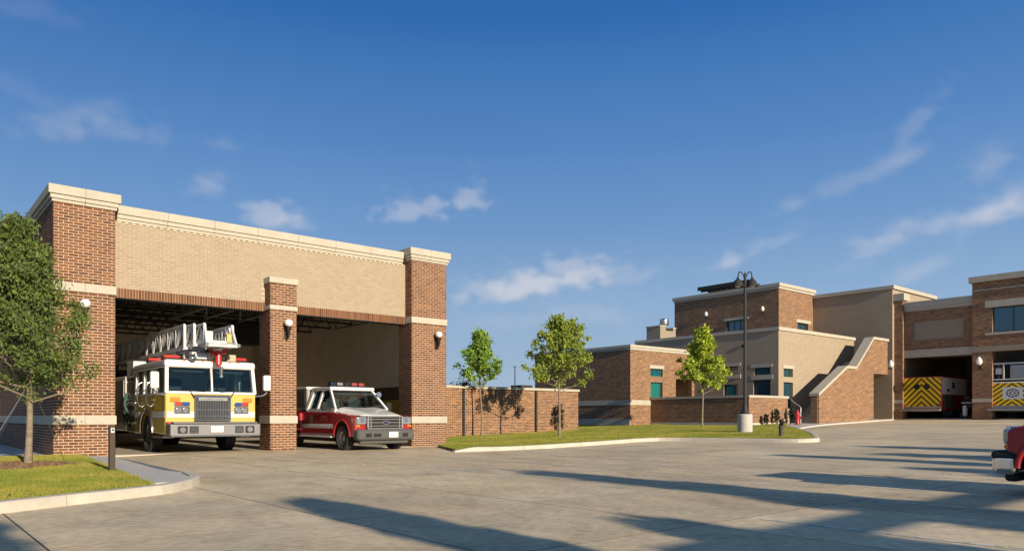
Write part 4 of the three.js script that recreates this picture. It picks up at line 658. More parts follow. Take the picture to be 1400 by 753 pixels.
  mesh('turntable', [cyl(.75, .7, .5, 0, 2.5, -9.6, 'y', 24), bx(-.62, -.5, 2.6, 3.3, -10.2, -9.1), bx(.5, .62, 2.6, 3.3, -10.2, -9.1)], M.steelDark, t);
}
function pickup(name, label, pos, turn, o) {
  const t = thing(name, label, 'pickup truck', pos, turn);
  const HW = .99, fa = o.fa ?? -.98, ra = -4.55, L = -5.75;
  const s = new THREE.Shape(); s.moveTo(-.2, .42); s.lineTo(-.13, .6); s.lineTo(-.13, .98); s.quadraticCurveTo(-.16, 1.06, -.34, 1.09); s.lineTo(-1.5, 1.2); s.lineTo(-3.62, 1.23); s.lineTo(L, 1.24); s.lineTo(L, .6); s.lineTo(ra - .55, .5); s.absarc(ra, .44, .52, Math.PI, 0, true); s.lineTo(ra + .55, .46); s.lineTo(fa - .55, .46); s.absarc(fa, .44, .52, Math.PI, 0, true); s.lineTo(-.2, .42);
  mesh('body', extX(s, HW * 2, .06), o.lower, t);
  mesh('inner_guard', [bx(-.8, .8, .45, 1.0, fa - .6, fa + .6), bx(-.8, .8, .45, 1.0, ra - .6, ra + .6)], M.black, t);
  // bonnet: crowned sheet
  { const nz = 14, nx = 16, pos = [], idx = []; for (let j = 0; j <= nz; j++) for (let i = 0; i <= nx; i++) { const z = lerp(-.16, -1.58, j / nz), x = lerp(-1, 1, i / nx), w = lerp(.86, .93, j / nz), e = Math.abs(x), yb2 = lerp(1.06, 1.345, Math.pow(j / nz, .8)) - (j === 0 ? .05 : 0); pos.push(x * w, yb2 - (e > .7 ? Math.pow((e - .7) / .3, 2) * .11 : 0) + .014 * sstep(.2, .5, e) * (1 - sstep(.55, .85, e)), z); }
    for (let j = 0; j < nz; j++) for (let i = 0; i < nx; i++) { const a = j * (nx + 1) + i; idx.push(a, a + 1, a + nx + 1, a + 1, a + nx + 2, a + nx + 1); }
    const g = new THREE.BufferGeometry(); g.setAttribute('position', new THREE.Float32BufferAttribute(pos, 3)); g.setIndex(idx); g.computeVertexNormals(); mesh('bonnet', g, o.upper, t); mesh('bonnet_base', bx(-.84, .84, 1.0, 1.07, -1.56, -.2), M.black, t); }
  // cab
  const zb0 = -1.5, zt0 = -2.22, zt1 = -3.42, zb1 = -3.6, yb = 1.27, yt = 1.92, hb = .93, ht = .74;
  const C = (sx, z, y) => V(sx * lerp(hb, ht, (y - yb) / (yt - yb)), y, z);
  const pil = []; for (const q of [-1, 1]) { pil.push(bar(C(q, zb0, yb), C(q, zt0, yt), .06, .075), bar(C(q, zb1 + .06, yb), C(q, zt1 + .03, yt), .08, .16), bar(C(q, -2.78, yb), C(q, -2.72, yt), .05, .11)); }
  for (const g of pil) mesh('cab_pillar', g, o.upper, t);
  mesh('cab_sill', [bx(-hb, hb, yb - .1, yb + .04, zb1, zb1 + .03), bx(-hb - .02, -hb + .05, yb - .08, yb + .04, zb1, zb0 - .02), bx(hb - .05, hb + .02, yb - .08, yb + .04, zb1, zb0 - .02)], o.upper, t);
  mesh('cab_roof', rb(0, 1.96, (zt0 + zt1) / 2 + .02, ht * 2 + .14, .12, zt0 - zt1 + .22, .06, 3), o.upper, t);
  mesh('windscreen', slabQuad(C(-.94, zb0 - .02, yb + .04), C(.94, zb0 - .02, yb + .04), C(.95, zt0, yt), C(-.95, zt0, yt), .01), M.glass, t);
  mesh('rear_window', slabQuad(C(.9, zb1 + .03, yb + .08), C(-.9, zb1 + .03, yb + .08), C(-.9, zt1, yt), C(.9, zt1, yt), .01), M.glass, t);
  for (const q of [-1, 1]) { const X = (z0, z1, z2, z3) => slabQuad(C(q * .985, z0, yb + .05), C(q * .985, z1, yb + .05), C(q * .985, z2, yt - .02), C(q * .985, z3, yt - .02), .008); mesh('side_window', X(-2.72, zb0 - .12, zt0 - .04, -2.7), M.glass, t); mesh('side_window', X(-3.5, -2.84, -2.8, -3.38), o.ext ? M.darkGlass : M.glass, t); }
  mesh('dashboard', rb(0, 1.22, -1.78, 1.7, .18, .4, .06), M.seat, t); mesh('steering_wheel', new THREE.TorusGeometry(.18, .018, 8, 18).rotateX(-.5).translate(.38, 1.36, -2.05), M.black, t); for (const x of [-.4, .4]) mesh('seat', [rb(x, .98, -2.55, .52, .16, .5, .05), rb(x, 1.3, -2.8, .5, .68, .14, .05), rb(x, 1.7, -2.82, .26, .18, .1, .04)], M.seat, t); mesh('cab_floor', bx(-.88, .88, .6, .7, -3.6, -1.5), M.seat, t);
  for (const q of [-1, 1]) { // doors, mirrors, lamps
    const d = mesh('door', [bx(q * (HW - .003), q * (HW + .003), .56, 1.18, -1.66, -1.648), bx(q * (HW - .003), q * (HW + .003), .56, 1.18, -2.83, -2.818), bx(q * (HW - .003), q * (HW + .003), .555, .567, -2.818, -1.66)], M.black, t); mesh('handle', rb(q * (HW + .01), 1.08, -2.68, .03, .05, .16, .012), M.black, d);
    const mi = mesh('mirror', rb(q * (HW + .17), 1.38, -1.8, .2, .28, .1, .04, 3), M.black, t); mesh('mirror_arm', bar(V(q * .93, 1.26, -1.75), V(q * (HW + .12), 1.32, -1.78), .04), M.black, mi); mesh('mirror_glass', bx(q * (HW + .17) - .08, q * (HW + .17) + .08, 1.26, 1.5, -1.857, -1.851), M.chrome, mi);
    const h = mesh('headlight', rb(q * .79, .925, -.13, .34, .24, .12, .05, 3), PT.lampGlass, t); mesh('bulb', cyl(.075, .06, .03, q * .77, .94, -.063, 'z', 16), M.chrome, h); mesh('turn_signal', rb(q * .9, .765, -.14, .14, .07, .1, .025), o.signal || PT.amber, t);
    mesh('running_board', rb(q * .97, .42, -2.75, .16, .06, 2.3, .02), o.board, t);
    mesh('fender_flare', [new THREE.TorusGeometry(.52, .045, 8, 22, Math.PI).rotateY(Math.PI / 2).translate(q * .975, .44, fa)], o.lower, t);
    if (o.flare) mesh('rear_fender', rb(q * 1.0, .9, ra + .02, .2, .6, 1.5, .08, 3), PT.red, t);
    for (const z of [fa, ra]) wheel(t, q * .87, z, .39, .26, q, M.alum);
    mesh('tail_light', rb(q * .9, .95, L + .01, .16, .3, .05, .02), PT.warnRed, t);
  }
  const g = mesh('grille', rb(0, .87, -.11, 1.2, .38, .12, .03), M.black, t); for (let i = 0; i < 3; i++) mesh('grille_bar', rb(0, .77 + i * .1, -.045, 1.16, .026, .03, .01), o.bar, g); mesh('grille_frame', [rb(0, 1.055, -.055, 1.24, .045, .08, .015), rb(0, .685, -.055, 1.24, .04, .08, .015), rb(-.6, .87, -.055, .06, .34, .08, .015), rb(.6, .87, -.055, .06, .34, .08, .015), rb(-.5, .87, -.05, .03, .34, .05, .01), rb(.5, .87, -.05, .03, .34, .05, .01)], o.bar, g);
  if (o.oval) { const e = mesh('badge', cyl(.1, .1, .02, 0, 0, 0, 'z', 24).scale(1.25, .6, 1).translate(0, .87, -.02), M.alum, g); mesh('badge_face', cyl(.085, .085, .02, 0, 0, 0, 'z', 24).scale(1.25, .55, 1).translate(0, .87, -.016), std([.03, .035, .06], .3), e); }
  const bu = mesh('bumper', [rb(0, .5, -.1, 2.0, .34, .36, .1, 4)], o.bumper, t); if (o.pad) mesh('bumper_pad', rb(0, .63, -.1, 2.02, .14, .36, .06, 3), M.black, bu); for (const q of [-1, 1]) mesh('fog_lamp', rb(q * .64, .49, .078, .2, .12, .02, .02), M.black, bu);
  mesh('bumper_slot', rb(-.34, .49, .078, .26, .1, .02, .02), M.black, bu); mesh('valance', rb(0, .29, -.16, 1.7, .14, .2, .06, 3), o.valance || o.bumper, t);
  const np = mesh('number_plate', bx(.06, .38, .42, .59, .082, .09), M.white, t); mesh('plate_print', faceQ(.064, .376, .424, .586, .0915), decal(128, 64, (c, w, h) => { c.fillStyle = '#e4e2dc'; c.fillRect(0, 0, w, h); squiggle(c, 16, 22, w - 28, 24, 17, '#56606a'); }), np);
  mesh('chassis', [bx(-.5, .5, .36, .6, -5.5, -.4), cyl(.06, .06, 1.6, 0, .39, fa, 'x'), cyl(.08, .08, 1.6, 0, .39, ra, 'x')], M.black, t);
  if (o.stripe) for (const q of [-1, 1]) { mesh('side_stripe', [sideQ(q * (HW + .0035), ra + .6, fa - .56, .68, .82)], decal(512, 48, (c, w, h) => { c.fillStyle = '#e2dad4'; c.fillRect(0, 0, w, h); c.fillStyle = '#6d1a1c'; for (let i = 0; i < 12; i++) { c.beginPath(); c.moveTo(i * 46, h); c.lineTo(i * 46 + 26, 22); c.lineTo(i * 46 + 34, 22); c.lineTo(i * 46 + 14, h); c.fill(); } }), t);
    mesh('door_lettering', sideQ(q * (HW + .0045), -2.65, -1.75, .9, 1.11), decal(256, 60, (c, w, h) => { c.fillStyle = '#7a1116'; c.fillRect(0, 0, w, h); squiggle(c, 70, 6, 130, 20, 21, '#c99f7a'); squiggle(c, 40, 34, 180, 18, 22, '#c99f7a'); }), t); mesh('door_emblem', new THREE.CircleGeometry(.13, 24).rotateY(q * Math.PI / 2).translate(q * (HW + .0045), .99, -3.1), std([.4, .26, .2], .5), t); }
  if (o.shell) { const sh = mesh('bed_cover', [rb(0, 1.62, -4.68, 1.8, .78, 2.1, .06, 3)], std([.3, .29, .28], .5), t); mesh('cover_roof', rb(0, 2.01, -4.68, 1.86, .1, 2.16, .05, 3), PT.white, sh); for (const q of [-1, 1]) mesh('cover_window', bx(q * .898, q * .904, 1.36, 1.88, -5.55, -3.8), std([.1, .1, .1], .15), sh); }
  if (o.lightbar) { const lb = mesh('light_bar', [rb(0, 2.05, -2.55, 1.36, .05, .3, .02)], M.black, t); for (const [x, m] of [[-.52, std([.015, .025, .07], .2)], [-.28, PT.lampGlass], [-.02, M.black], [.24, std([.3, .06, .06], .2)], [.5, std([.34, .05, .05], .2)]]) mesh('lens', rb(x, 2.12, -2.55, .22, .12, .26, .05, 3), m, lb); mesh('spotlight', [cyl(.07, .09, .16, .84, 1.78, -1.95, 'z', 14), strut(V(.8, 1.6, -2), V(.84, 1.75, -1.95), .02)], M.chrome, t); }
  return t;
}
pickup('pickup_truck', 'red and white crew pickup with roof light bar in the garage bay', P(11.8, .06, 19.98), 0, { upper: PT.white, lower: PT.deepRed, bumper: M.greyPlastic, board: M.white, bar: std([.26, .26, .265], .5, .7), ext: true, flare: true, stripe: true, shell: true, lightbar: true, oval: true });
{ // red pickup half out of frame on the forecourt, nose towards +v
  const carRed = new THREE.MeshPhysicalMaterial({ color: RGB(.33, .006, .012), roughness: .5, clearcoat: .35, clearcoatRoughness: .1 });
  const t = pickup('pickup_truck', 'plain red pickup with chrome front bumper parked on the open forecourt', P(12.82, 0, 3.62), Math.PI, { upper: carRed, lower: carRed, bumper: M.chrome, board: M.black, bar: M.chrome, pad: true, fa: -.8, valance: M.black }); t.scale.setScalar(.9);
}
// fire trucks seen from the rear; built with the rear at z = 0 looking towards +z, turned so that it looks towards -u
const chevron = (panel) => decal(512, 400, (g, w, h) => {
  g.fillStyle = '#8a2a12'; g.fillRect(0, 0, w, h); g.lineWidth = 30; g.strokeStyle = '#d9d414';
  for (let i = -3; i < 9; i++) { const y = i * 78; g.beginPath(); g.moveTo(-20, y + 250); g.lineTo(256, y - 20); g.lineTo(532, y + 250); g.stroke(); }
  if (panel) { g.fillStyle = '#c9ccd2'; g.fillRect(150, 75, 225, 205); g.strokeStyle = '#2a2c3c'; g.lineWidth = 14; g.beginPath(); g.arc(262, 178, 66, 0, 7); g.stroke(); g.lineWidth = 10; for (let k = 0; k < 8; k++) { const a = k * Math.PI / 4; g.beginPath(); g.moveTo(262 + Math.cos(a) * 30, 178 + Math.sin(a) * 30); g.lineTo(262 + Math.cos(a) * 60, 178 + Math.sin(a) * 60); g.stroke(); } g.beginPath(); g.arc(262, 178, 26, 0, 7); g.stroke(); }
  else { g.fillStyle = '#111'; for (const x of [196, 326]) { g.beginPath(); g.ellipse(x, 122, 42, 40, 0, 0, 7); g.fill(); } }
});
function rearTruck(label, pos, panel, basket) {
  const t = thing('fire_truck', label, 'fire truck', pos, -Math.PI / 2), H = panel ? 2.2 : 2.7;
  mesh('body', rb(0, (H + .55) / 2, -2.2, 2.46, H - .55, 4.3, .05), panel ? PT.white : PT.deepRed, t); if (!panel) mesh('upper_body', [bx(-1.235, -1.23, 1.55, 2.62, -4.2, -.1), bx(1.23, 1.236, 1.55, 2.62, -4.2, -.1)], PT.white, t);
  mesh('chevron_panel', faceQ(-1.18, 1.18, .75, H - .06, -.046), chevron(panel), t);
  mesh('rear_step', [rb(0, .55, .05, 2.46, .16, .35, .03), rb(0, .72, -.03, 2.44, .12, .06, .02)], M.alum, t); for (const s of [-1, 1]) { mesh('rear_lamp', rb(s * 1.08, .85, -.03, .2, .22, .05, .03), PT.warnRed, t); mesh('rear_lamp', rb(s * 1.08, H - .15, -.03, .2, .12, .05, .03), PT.amber, t); mesh('locker_door', bx(s * 1.236, s * 1.242, .7, 1.5, -2.0, -.4), M.alum, t); mesh('vent', bx(s * 1.2365, s * 1.245, 1.95, 2.35, -2.1, -1.7), M.black, t); mesh('vent', bx(s * 1.2365, s * 1.245, 1.75, 1.9, -1.3, -.8), M.black, t); wheel(t, s * 1.0, -1.7, .5, .34, s, M.alum); wheel(t, s * 1.0, -5.6, .5, .32, s, M.alum); }
  mesh('cab', [rb(0, 1.55, -5.7, 2.4, 2.0, 2.2, .12, 3)], PT.deepRed, t); mesh('cab_window', [bx(-1.208, -1.2, 1.7, 2.3, -6.5, -5.0), bx(1.2, 1.208, 1.7, 2.3, -6.5, -5.0), bx(-1.0, 1.0, 1.65, 2.35, -6.808, -6.8)], M.darkGlass, t); mesh('chassis', bx(-.5, .5, .4, .7, -6.5, -.2), M.black, t);
  if (basket) {
    const B = new THREE.Group(); B.name = 'basket'; t.add(B); const y0 = 2.35, y1 = 3.35, fr = [];
    for (const [x, z] of [[-1.05, -.1], [1.05, -.1], [-1.05, -1.3], [1.05, -1.3]]) fr.push(bar(V(x, y0, z), V(x, y1, z), .09)); for (const y of [y0, y1 - .05]) fr.push(bar(V(-1.1, y, -.1), V(1.1, y, -.1), .08), bar(V(-1.05, y, -.1), V(-1.05, y, -1.3), .08), bar(V(1.05, y, -.1), V(1.05, y, -1.3), .08)); fr.push(bar(V(-.45, y0, -.1), V(-.45, y1, -.1), .07)); mesh('frame', fr, M.white, B);
    mesh('panel', [rb(.35, y0 + .45, -.18, .95, .8, .06, .02)], M.alum, B); mesh('floor', bx(-1.05, 1.05, y0 - .02, y0 + .03, -1.3, -.1), M.alum, B); mesh('control_box', rb(-.72, y0 + .5, -.16, .32, .36, .1, .02), M.white, B); mesh('boom', [bx(-.4, .4, y0 + .1, y0 + .6, -6, -1.35)], M.white, t);
  }
}
const BAYY = 1.0;
rearTruck('boxy fire truck with yellow chevrons and two dark round rear windows', P(51.35, BAYY, 19.85), false, false);
rearTruck('fire truck with round emblem panel on chevrons and white rescue basket', P(51.25, BAYY, 14.75), true, true);
{ // loaded equipment cart by the bay pillar
  const t = thing('equipment_cart', 'dark wheeled equipment cart with white tank beside the chevron truck', 'cart', P(52.1, BAYY, 17.35), -Math.PI / 2);
  for (const s of [-1, 1]) wheel(t, s * .3, .25, .18, .08, s, M.galv); mesh('frame', [bar(V(-.28, .15, 0), V(-.28, 1.35, -.1), .05), bar(V(.28, .15, 0), V(.28, 1.35, -.1), .05), bar(V(-.28, 1.35, -.1), V(.28, 1.35, -.1), .05), bx(-.32, .32, .12, .16, -.1, .5), bar(V(-.28, .14, .4), V(-.28, 0, .4), .04), bar(V(.28, .14, .4), V(.28, 0, .4), .04)], M.iron, t); mesh('tank', [cyl(.14, .14, .6, -.12, .46, .2, 'y', 18), sph(.14, -.12, .76, .2, .6)], M.white, t); mesh('bag', [rb(.12, .9, .12, .42, .5, .34, .1, 3), rb(.02, 1.3, .05, .3, .28, .26, .08, 3)], M.black, t); mesh('shelf', rb(0, .99, .14, .6, .05, .4, .01), M.white, t);
}

// ---------------------------------------------------------------- trees and shrubs
const barkMat = grainy([.23, .185, .13], 0.35, 0.5, 71, 0.95, 0.006);
function leafGeo(pts, cols) { const g = new THREE.BufferGeometry(); g.setAttribute('position', new THREE.BufferAttribute(pts, 3)); g.setAttribute('color', new THREE.BufferAttribute(cols, 3)); g.computeVertexNormals(); return g; }
const leafMat = new THREE.MeshPhysicalMaterial({ vertexColors: true, roughness: 0.7, transmission: 0.35, thickness: 0, side: THREE.DoubleSide });
// o: h total height, ch height where the crown starts, rx crown half width, prof(t) relative width from bottom to top, n leaves, ls leaf length, col [dark, light], tr trunk radius
function tree(name, label, category, pos, o, group) {
  const t = thing(name, label, category, pos, 0, group), r = rng(o.seed), gs = [], tips = [];
  const lean = o.lean || 0, at = y => V(lean * Math.pow(y / o.h, 1.3) + .05 * Math.sin(y * 1.3 + o.seed), y, .05 * Math.sin(y * 1.7 + 2 * o.seed));
  const n = 14; for (let i = 0; i < n; i++) { const a = i / n * o.h * .93, b = (i + 1) / n * o.h * .93; gs.push(strut(at(a).sub(V(0, i ? 0 : .05, 0)), at(b), o.tr * (1 - .88 * i / n) * (i ? 1 : 1.25), 8, o.tr * (1 - .88 * (i + 1) / n))); }
  const prof = o.prof, ch = o.ch, H = o.h;
  for (let i = 0; i < o.limbs; i++) {
    const ty = Math.pow((i + .5) / o.limbs, .85), y0 = ch * .92 + (H * .9 - ch * .92) * ty * .88, a = i * 2.4 + r() * .8, tt = Math.min(.97, ty * .82 + .12 + r() * .14), R = o.rx * prof(tt) * (.72 + r() * .42) * (o.shape ? o.shape(a) : 1);
    const p0 = at(y0), p1 = V(Math.cos(a) * R, ch + (H - ch) * tt, Math.sin(a) * R).add(V(at(H * .7).x, 0, 0)), mid = p0.clone().lerp(p1, .5).add(V((r() - .5) * .2, -.08 * R, (r() - .5) * .2));
    const rad = o.tr * .34 * (1 - ty * .6); gs.push(strut(p0, mid, rad, 6, rad * .65), strut(mid, p1, rad * .65, 5, rad * .2));
    tips.push(p1, mid.clone().lerp(p1, .5)); for (let k = 0; k < o.twigs; k++) { const b = p0.clone().lerp(p1, .35 + r() * .6), q = b.clone().add(V((r() - .5), (r() - .3) * .8, (r() - .5)).multiplyScalar(o.rx * .55 * (.3 + .7 * prof(tt)))); gs.push(strut(b, q, rad * .25, 4, rad * .1)); tips.push(q); }
  }
  for (let y = ch * 1.05; y < H; y += o.rx * .3) tips.push(at(y).add(V((r() - .5) * .3, 0, (r() - .5) * .3)));
  tips.push(at(H * .985));
  mesh('trunk', gs, o.bark || barkMat, t);
  const per = Math.ceil(o.n / tips.length), N = per * tips.length, pts = new Float32Array(N * 18), cols = new Float32Array(N * 18); let w = 0;
  const gauss = () => (r() + r() + r() - 1.5) / 1.1, [cd, cl] = o.col, c = new THREE.Vector3();
  const X = V(0, 0, 0), Y = V(0, 0, 0), Zv = V(0, 0, 0);
  for (const p of tips) { const sp = o.spread * (.6 + r() * .8), tone = r(), np = p.y;
    for (let i = 0; i < per; i++) {
      c.set(gauss(), gauss() * .8, gauss()).multiplyScalar(sp).add(p);
      X.set(gauss(), gauss() - .35, gauss()).normalize(); Y.set(gauss(), gauss() + .9, gauss()).cross(X).normalize(); Zv.crossVectors(X, Y);
      const l = o.ls * (.65 + r() * .7), wd = l * o.lw, k = Math.min(1, Math.max(0, tone * .55 + r() * .55)), col = [0, 1, 2].map(q => lerp(cd[q], cl[q], k)), fold = l * .08;
      const A = [c.x - X.x * l / 2, c.y - X.y * l / 2, c.z - X.z * l / 2], B = [c.x + X.x * l / 2, c.y + X.y * l / 2, c.z + X.z * l / 2], L = [c.x + Y.x * wd / 2 + Zv.x * fold, c.y + Y.y * wd / 2 + Zv.y * fold, c.z + Y.z * wd / 2 + Zv.z * fold], Rr = [c.x - Y.x * wd / 2 + Zv.x * fold, c.y - Y.y * wd / 2 + Zv.y * fold, c.z - Y.z * wd / 2 + Zv.z * fold];
      for (const q of [A, L, B, A, B, Rr]) { pts[w] = q[0]; pts[w + 1] = q[1]; pts[w + 2] = q[2]; cols[w] = col[0]; cols[w + 1] = col[1]; cols[w + 2] = col[2]; w += 3; }
    } }
  const m = new THREE.Mesh(leafGeo(pts, cols), leafMat); m.name = 'crown'; m.castShadow = m.receiveShadow = true; t.add(m);
  return t;
}
const oval = x => Math.sqrt(Math.max(0.03, Math.sin(Math.PI * Math.min(1, .1 + x * .9)))) * (1 - .35 * x), cone = x => (.35 + .65 * Math.min(1, x * 3.2)) * (1.02 - x * .92), broad = x => Math.sqrt(Math.max(.05, 1 - Math.pow(2 * x - .85, 2)));
const LY = (u) => G0(u) + .1;
{ // the leafy tree beside the garage
  const t = tree('shade_tree', 'dense dark green tree tied with guy wires beside the garage corner', 'tree', P(2.39, LY(2.4), 18.7), { seed: 301, h: 5.15, ch: 1.35, rx: 1.5, prof: x => x < .3 ? .72 + .28 * x / .3 : Math.max(.04, 1 - (x - .3) * 1.4), n: 31000, ls: .09, lw: .5, tr: .075, limbs: 52, twigs: 5, spread: .25, lean: -.3, col: [[.07, .125, .02], [.20, .26, .04]] });
  mesh('guy_wire', [strut(V(0, 1.75, 0), V(-.95, .02, .6), .006, 4)], M.galv, t); mesh('guy_wire', [strut(V(0, 1.75, 0), V(.75, .02, -.7), .006, 4)], M.galv, t); mesh('guy_wire', strut(V(0, 1.75, 0), V(-.7, .02, -.9), .006, 4), M.galv, t);
}
const young = 'young trees on the long lawn';
tree('young_tree', 'young loose crowned tree in front of the downpipes on the brick wall', 'tree', P(uOn(657, 26.6), LY(uOn(657, 26.6)), 26.6), { seed: 302, h: 4.75, ch: 2.2, rx: 1.42, prof: cone, n: 7000, ls: .125, lw: .6, tr: .05, limbs: 30, twigs: 4, spread: .19, col: [[.14, .29, .025], [.34, .50, .06]] }, young);
tree('young_tree', 'tall young tree before the sunlit end of the low brick wall', 'tree', P(22.13, LY(22.1), 23.09), { seed: 317, h: 5.15, ch: 2.1, rx: 1.6, prof: oval, n: 9500, ls: .13, lw: .55, tr: .058, limbs: 36, twigs: 4, spread: .21, col: [[.17, .25, .02], [.40, .47, .045]] }, young);
tree('young_tree', 'bright lime green young tree standing before the dark yard wall', 'tree', P(32.11, LY(32.1), 22.93), { seed: 304, h: 5.05, ch: 1.8, rx: 1.75, prof: x => (.5 + .5 * Math.min(1, x * 3)) * (1.03 - x * .93), n: 9500, ls: .15, lw: .65, tr: .055, limbs: 30, twigs: 4, spread: .2, col: [[.27, .38, .015], [.52, .60, .045]] }, young);
const shrub = (label, p, h, w, n, seed, col) => tree('shrub', label, 'shrub', p, { seed, h, ch: h * .12, rx: w, prof: broad, n, ls: .09, lw: .5, tr: .03, limbs: 14, twigs: 3, spread: w * .28, col: col || [[.012, .02, .008], [.035, .05, .015]], bark: M.black });
shrub('dark bush showing over the low wall next to the garage', P(uOn(632, 28.6), G0(19) + .05, 28.6), 2.55, 1.3, 4200, 310);
shrub('small dark shrub at the sunlit end of the low brick wall', P(uOn(764, 27), LY(25.8), 26.9), 1.35, .28, 900, 311);
for (const [px, h, s, l] of [[1047, .6, 312, 'little dark shrub by the yard wall next to the lamp base'], [1062, .85, 313, 'middle one of three little shrubs along the yard wall'], [1080, .95, 314, 'little dark shrub by the yard wall nearest the red hydrant']]) shrub(l, P(uOn(px, 22.15), LY(uOn(px, 22.15)), 22.1), h, .16, 800, s);
// trees across the forecourt, behind the viewer: their shadows lie over the paving
const back = 'trees along the edge of the forecourt';
const shadow = [[4.3, 9.2, 5.2, .72, 401, cone], [.6, 9.2, 5.4, .85, 402, broad], [10.0, 11.3, 6.4, 1.25, 403, cone], [13.1, 7.3, 5.6, 1.5, 404, oval], [6.15, 4.8, 4.6, 1.0, 405, broad], [9.4, 5.6, 5.6, 1.3, 406, oval], [18.6, 10.6, 6, .7, 407, cone], [20.6, 8.6, 5.6, 1.6, 408, oval], [23.4, 10.9, 6.2, 1.3, 409, cone], [16.6, 6.2, 5, 1.3, 410, broad]];
const cot = SUN.z / SUN.y;
shadow.forEach(([u, v, h, w, s, p], i) => { const L = h * cot, bu = u + L * SUN.x / SUN.z, bv = v - L; tree('shade_tree', ['slender tree', 'round headed tree', 'tall slender tree', 'oval crowned tree', 'squat round tree', 'full oval tree', 'thin pointed tree', 'middling oval tree', 'tallest thin pointed tree', 'wide squat tree'][i] + ' standing across the forecourt opposite the garage', 'tree', P(bu, G0(bu) - .06, bv), { seed: s, h, ch: 1.5, rx: w, prof: p, n: 9000, ls: .24, lw: .65, tr: .09, limbs: 26, twigs: 3, spread: .26, col: [[.05, .09, .015], [.13, .17, .03]] }, back); });
{ // bar over the drive behind the viewer: its straight shadow crosses the slabs
  const h = 3.1, L = h * cot, v = 3.8 - L, u = 13.6 + L * SUN.x / SUN.z, t = thing('clearance_bar', 'steel clearance bar on two posts across the drive opposite the garage', 'barrier', P(u, G0(u) - .06, v));
  for (const x of [0, -8.6]) mesh('post', strut(V(x, 0, 0), V(x, h + .1, 0), .07, 12), M.galv, t); mesh('bar', strut(V(.1, h, 0), V(-8.7, h, 0), .13, 12), M.galv, t);
}

// ---------------------------------------------------------------- street furniture
{ // key post on the lawn edge
  const t = thing('key_post', 'square dark metal post with a key switch beside the walk', 'post', P(3.22, .105, 15.22));
  mesh('post', rb(0, .41, 0, .1, .86, .1, .008), M.bronze, t); mesh('switch_box', rb(0, .75, .06, .07, .1, .03, .008), M.alum, t); mesh('key_switch', cyl(.018, .018, .015, 0, .76, .08, 'z'), M.black, t); mesh('base_plate', bx(-.09, .09, -.01, .012, -.09, .09), M.bronze, t);
}
{ // double headed lamp post on a concrete base
  const u = 28.3, v = vOn(1019, 28.3), y = LY(u), t = thing('street_lamp', 'dark twin headed lamp post on a round concrete base', 'lamp post', P(u, y, v)), H = yAt(385, u, v) - y;
  mesh('concrete_base', [cyl(.31, .31, .8, 0, .36, 0, 'y', 32), cyl(.31, .28, .04, 0, .78, 0, 'y', 32)], M.palecon, t);
  mesh('base_cover', lathe([[.0, .8], [.19, .8], [.19, .86], [.13, .93], [.1, 1.15], [.085, 1.2]], 20), M.iron, t);
  mesh('pole', strut(V(0, .9, 0), V(0, H, 0), .075, 14, .055), M.iron, t);
  mesh('finial', [lathe([[.06, H - .05], [.08, H], [.05, H + .05], [.035, H + .25], [.05, H + .3], [.01, H + .42]], 12)], M.iron, t);
  for (const [s, dz] of [[-1, .1], [1, -.1]]) {
    const hd = new THREE.Group(); hd.name = 'lamp_head'; t.add(hd); const X = V(.7645, 0, .6447).multiplyScalar(s * .3), p = q => V(X.x * q[0], q[1], X.z * q[0]);
    mesh('bracket', tube([[0, H - .02], [.35, H + .35], [.8, H + .42], [1.02, H + .18]].map(p), .026, 18), M.iron, hd);
    mesh('hood', lathe([[.0, .22], [.04, .2], [.06, .12], [.13, .06], [.2, -.04], [.24, -.16], [.28, -.2], [.25, -.21], [.0, -.18]], 20).translate(X.x * 1.02, H, X.z * 1.02), M.iron, hd); mesh('lens', sph(.13, X.x * 1.02, H - .19, X.z * 1.02, .5), M.glassGlobe, hd);
  }
}
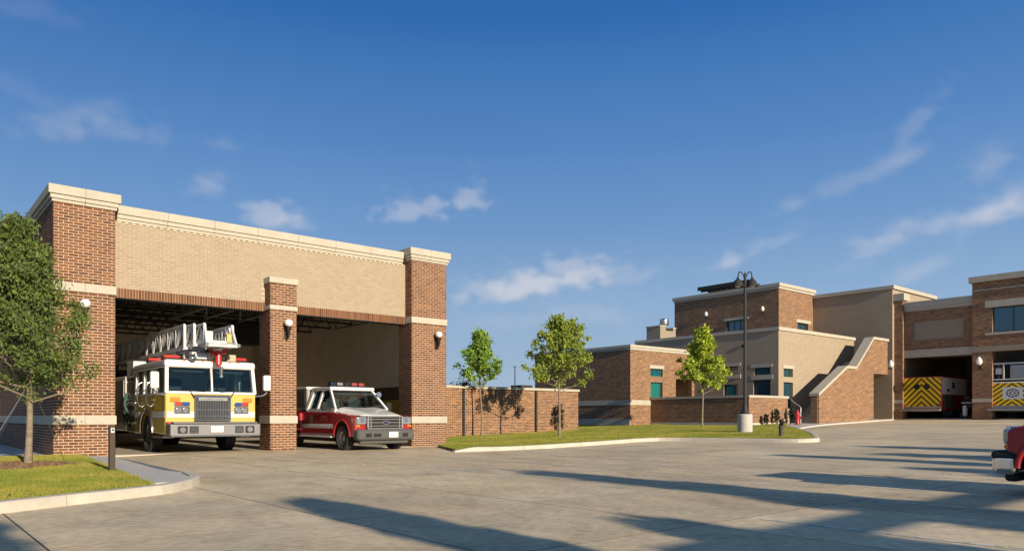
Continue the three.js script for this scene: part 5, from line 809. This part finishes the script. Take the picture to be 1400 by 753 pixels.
{ // hydrant
  const u = 39.15, v = vOn(1091, 39.15), y = G0(u) + .07, t = thing('fire_hydrant', 'red fire hydrant beside the corner of the yard wall', 'hydrant', P(u, y, v), .4), R = paint([.5, .018, .03], .4);
  mesh('barrel', lathe([[.0, 0], [.17, 0], [.17, .05], [.1, .07], [.1, .5], [.14, .52], [.14, .57], [.11, .6], [.1, .68], [.06, .76], [.0, .78]], 18), R, t); mesh('bonnet_nut', cyl(.03, .03, .07, 0, .8, 0, 'y', 6), R, t); for (const s of [-1, 1]) mesh('outlet', [cyl(.05, .05, .12, s * .13, .42, 0, 'x'), cyl(.062, .062, .05, s * .2, .42, 0, 'x', 8)], R, t); mesh('pumper_outlet', [cyl(.07, .07, .12, 0, .38, .13, 'z'), cyl(.085, .085, .05, 0, .38, .2, 'z', 8)], R, t);
}
{ // standpipe near the lawn's tip
  const rusty = grainy([.10, .085, .065], .5, .3, 73, .8, .003);
  const u = 25.5, v = vOn(1069, 25.5), y = LY(u), t = thing('standpipe', 'weathered dark twin headed standpipe on the tip of the lawn', 'standpipe', P(u, y, v), .7);
  mesh('riser', [cyl(.1, .09, .5, 0, .24, 0), cyl(.14, .14, .05, 0, .02, 0), cyl(.13, .13, .05, 0, .36, 0)], rusty, t); for (const s of [-1, 1]) mesh('inlet', [strut(V(0, .42, 0), V(s * .17, .58, .03), .075, 12, .07), strut(V(s * .16, .57, .03), V(s * .2, .63, .035), .085, 12, .08)], rusty, t); mesh('cap', sph(.07, 0, .55, 0), M.bronze, t); for (const s of [-1, 1]) mesh('brass_cap', sph(.075, s * .2, .63, .035, .8), std([.35, .3, .2], .4, .8), t);
}
{ // far lamp pole and shelter roof over the wall
  const u = 52, v = vOn(704, 52), t = thing('street_lamp', 'thin distant lamp pole showing above the low brick wall', 'lamp post', P(u, G0(u) - .06, v)); mesh('pole', strut(V(0, 0, 0), V(0, 5.6, 0), .07, 8, .05), M.steelDark, t); mesh('lamp_head', rb(0, 5.62, 0, .22, .1, .22, .04), M.steelDark, t);
  const p = 60, q = vOn(713, 60), h = thing('shelter', 'small dark flat roofed shelter far behind the low wall', 'shelter', P(p, G0(p) - .06, q)); mesh('roof', bx(-.9, .9, 3.6, 4.0, -1, 1), M.steelDark, h); for (const x of [-.8, .8]) for (const z of [-.8, .8]) mesh('post', bx(x - .05, x + .05, 0, 3.6, z - .05, z + .05), M.steelDark, h);
}
renderer.render(scene, camera);
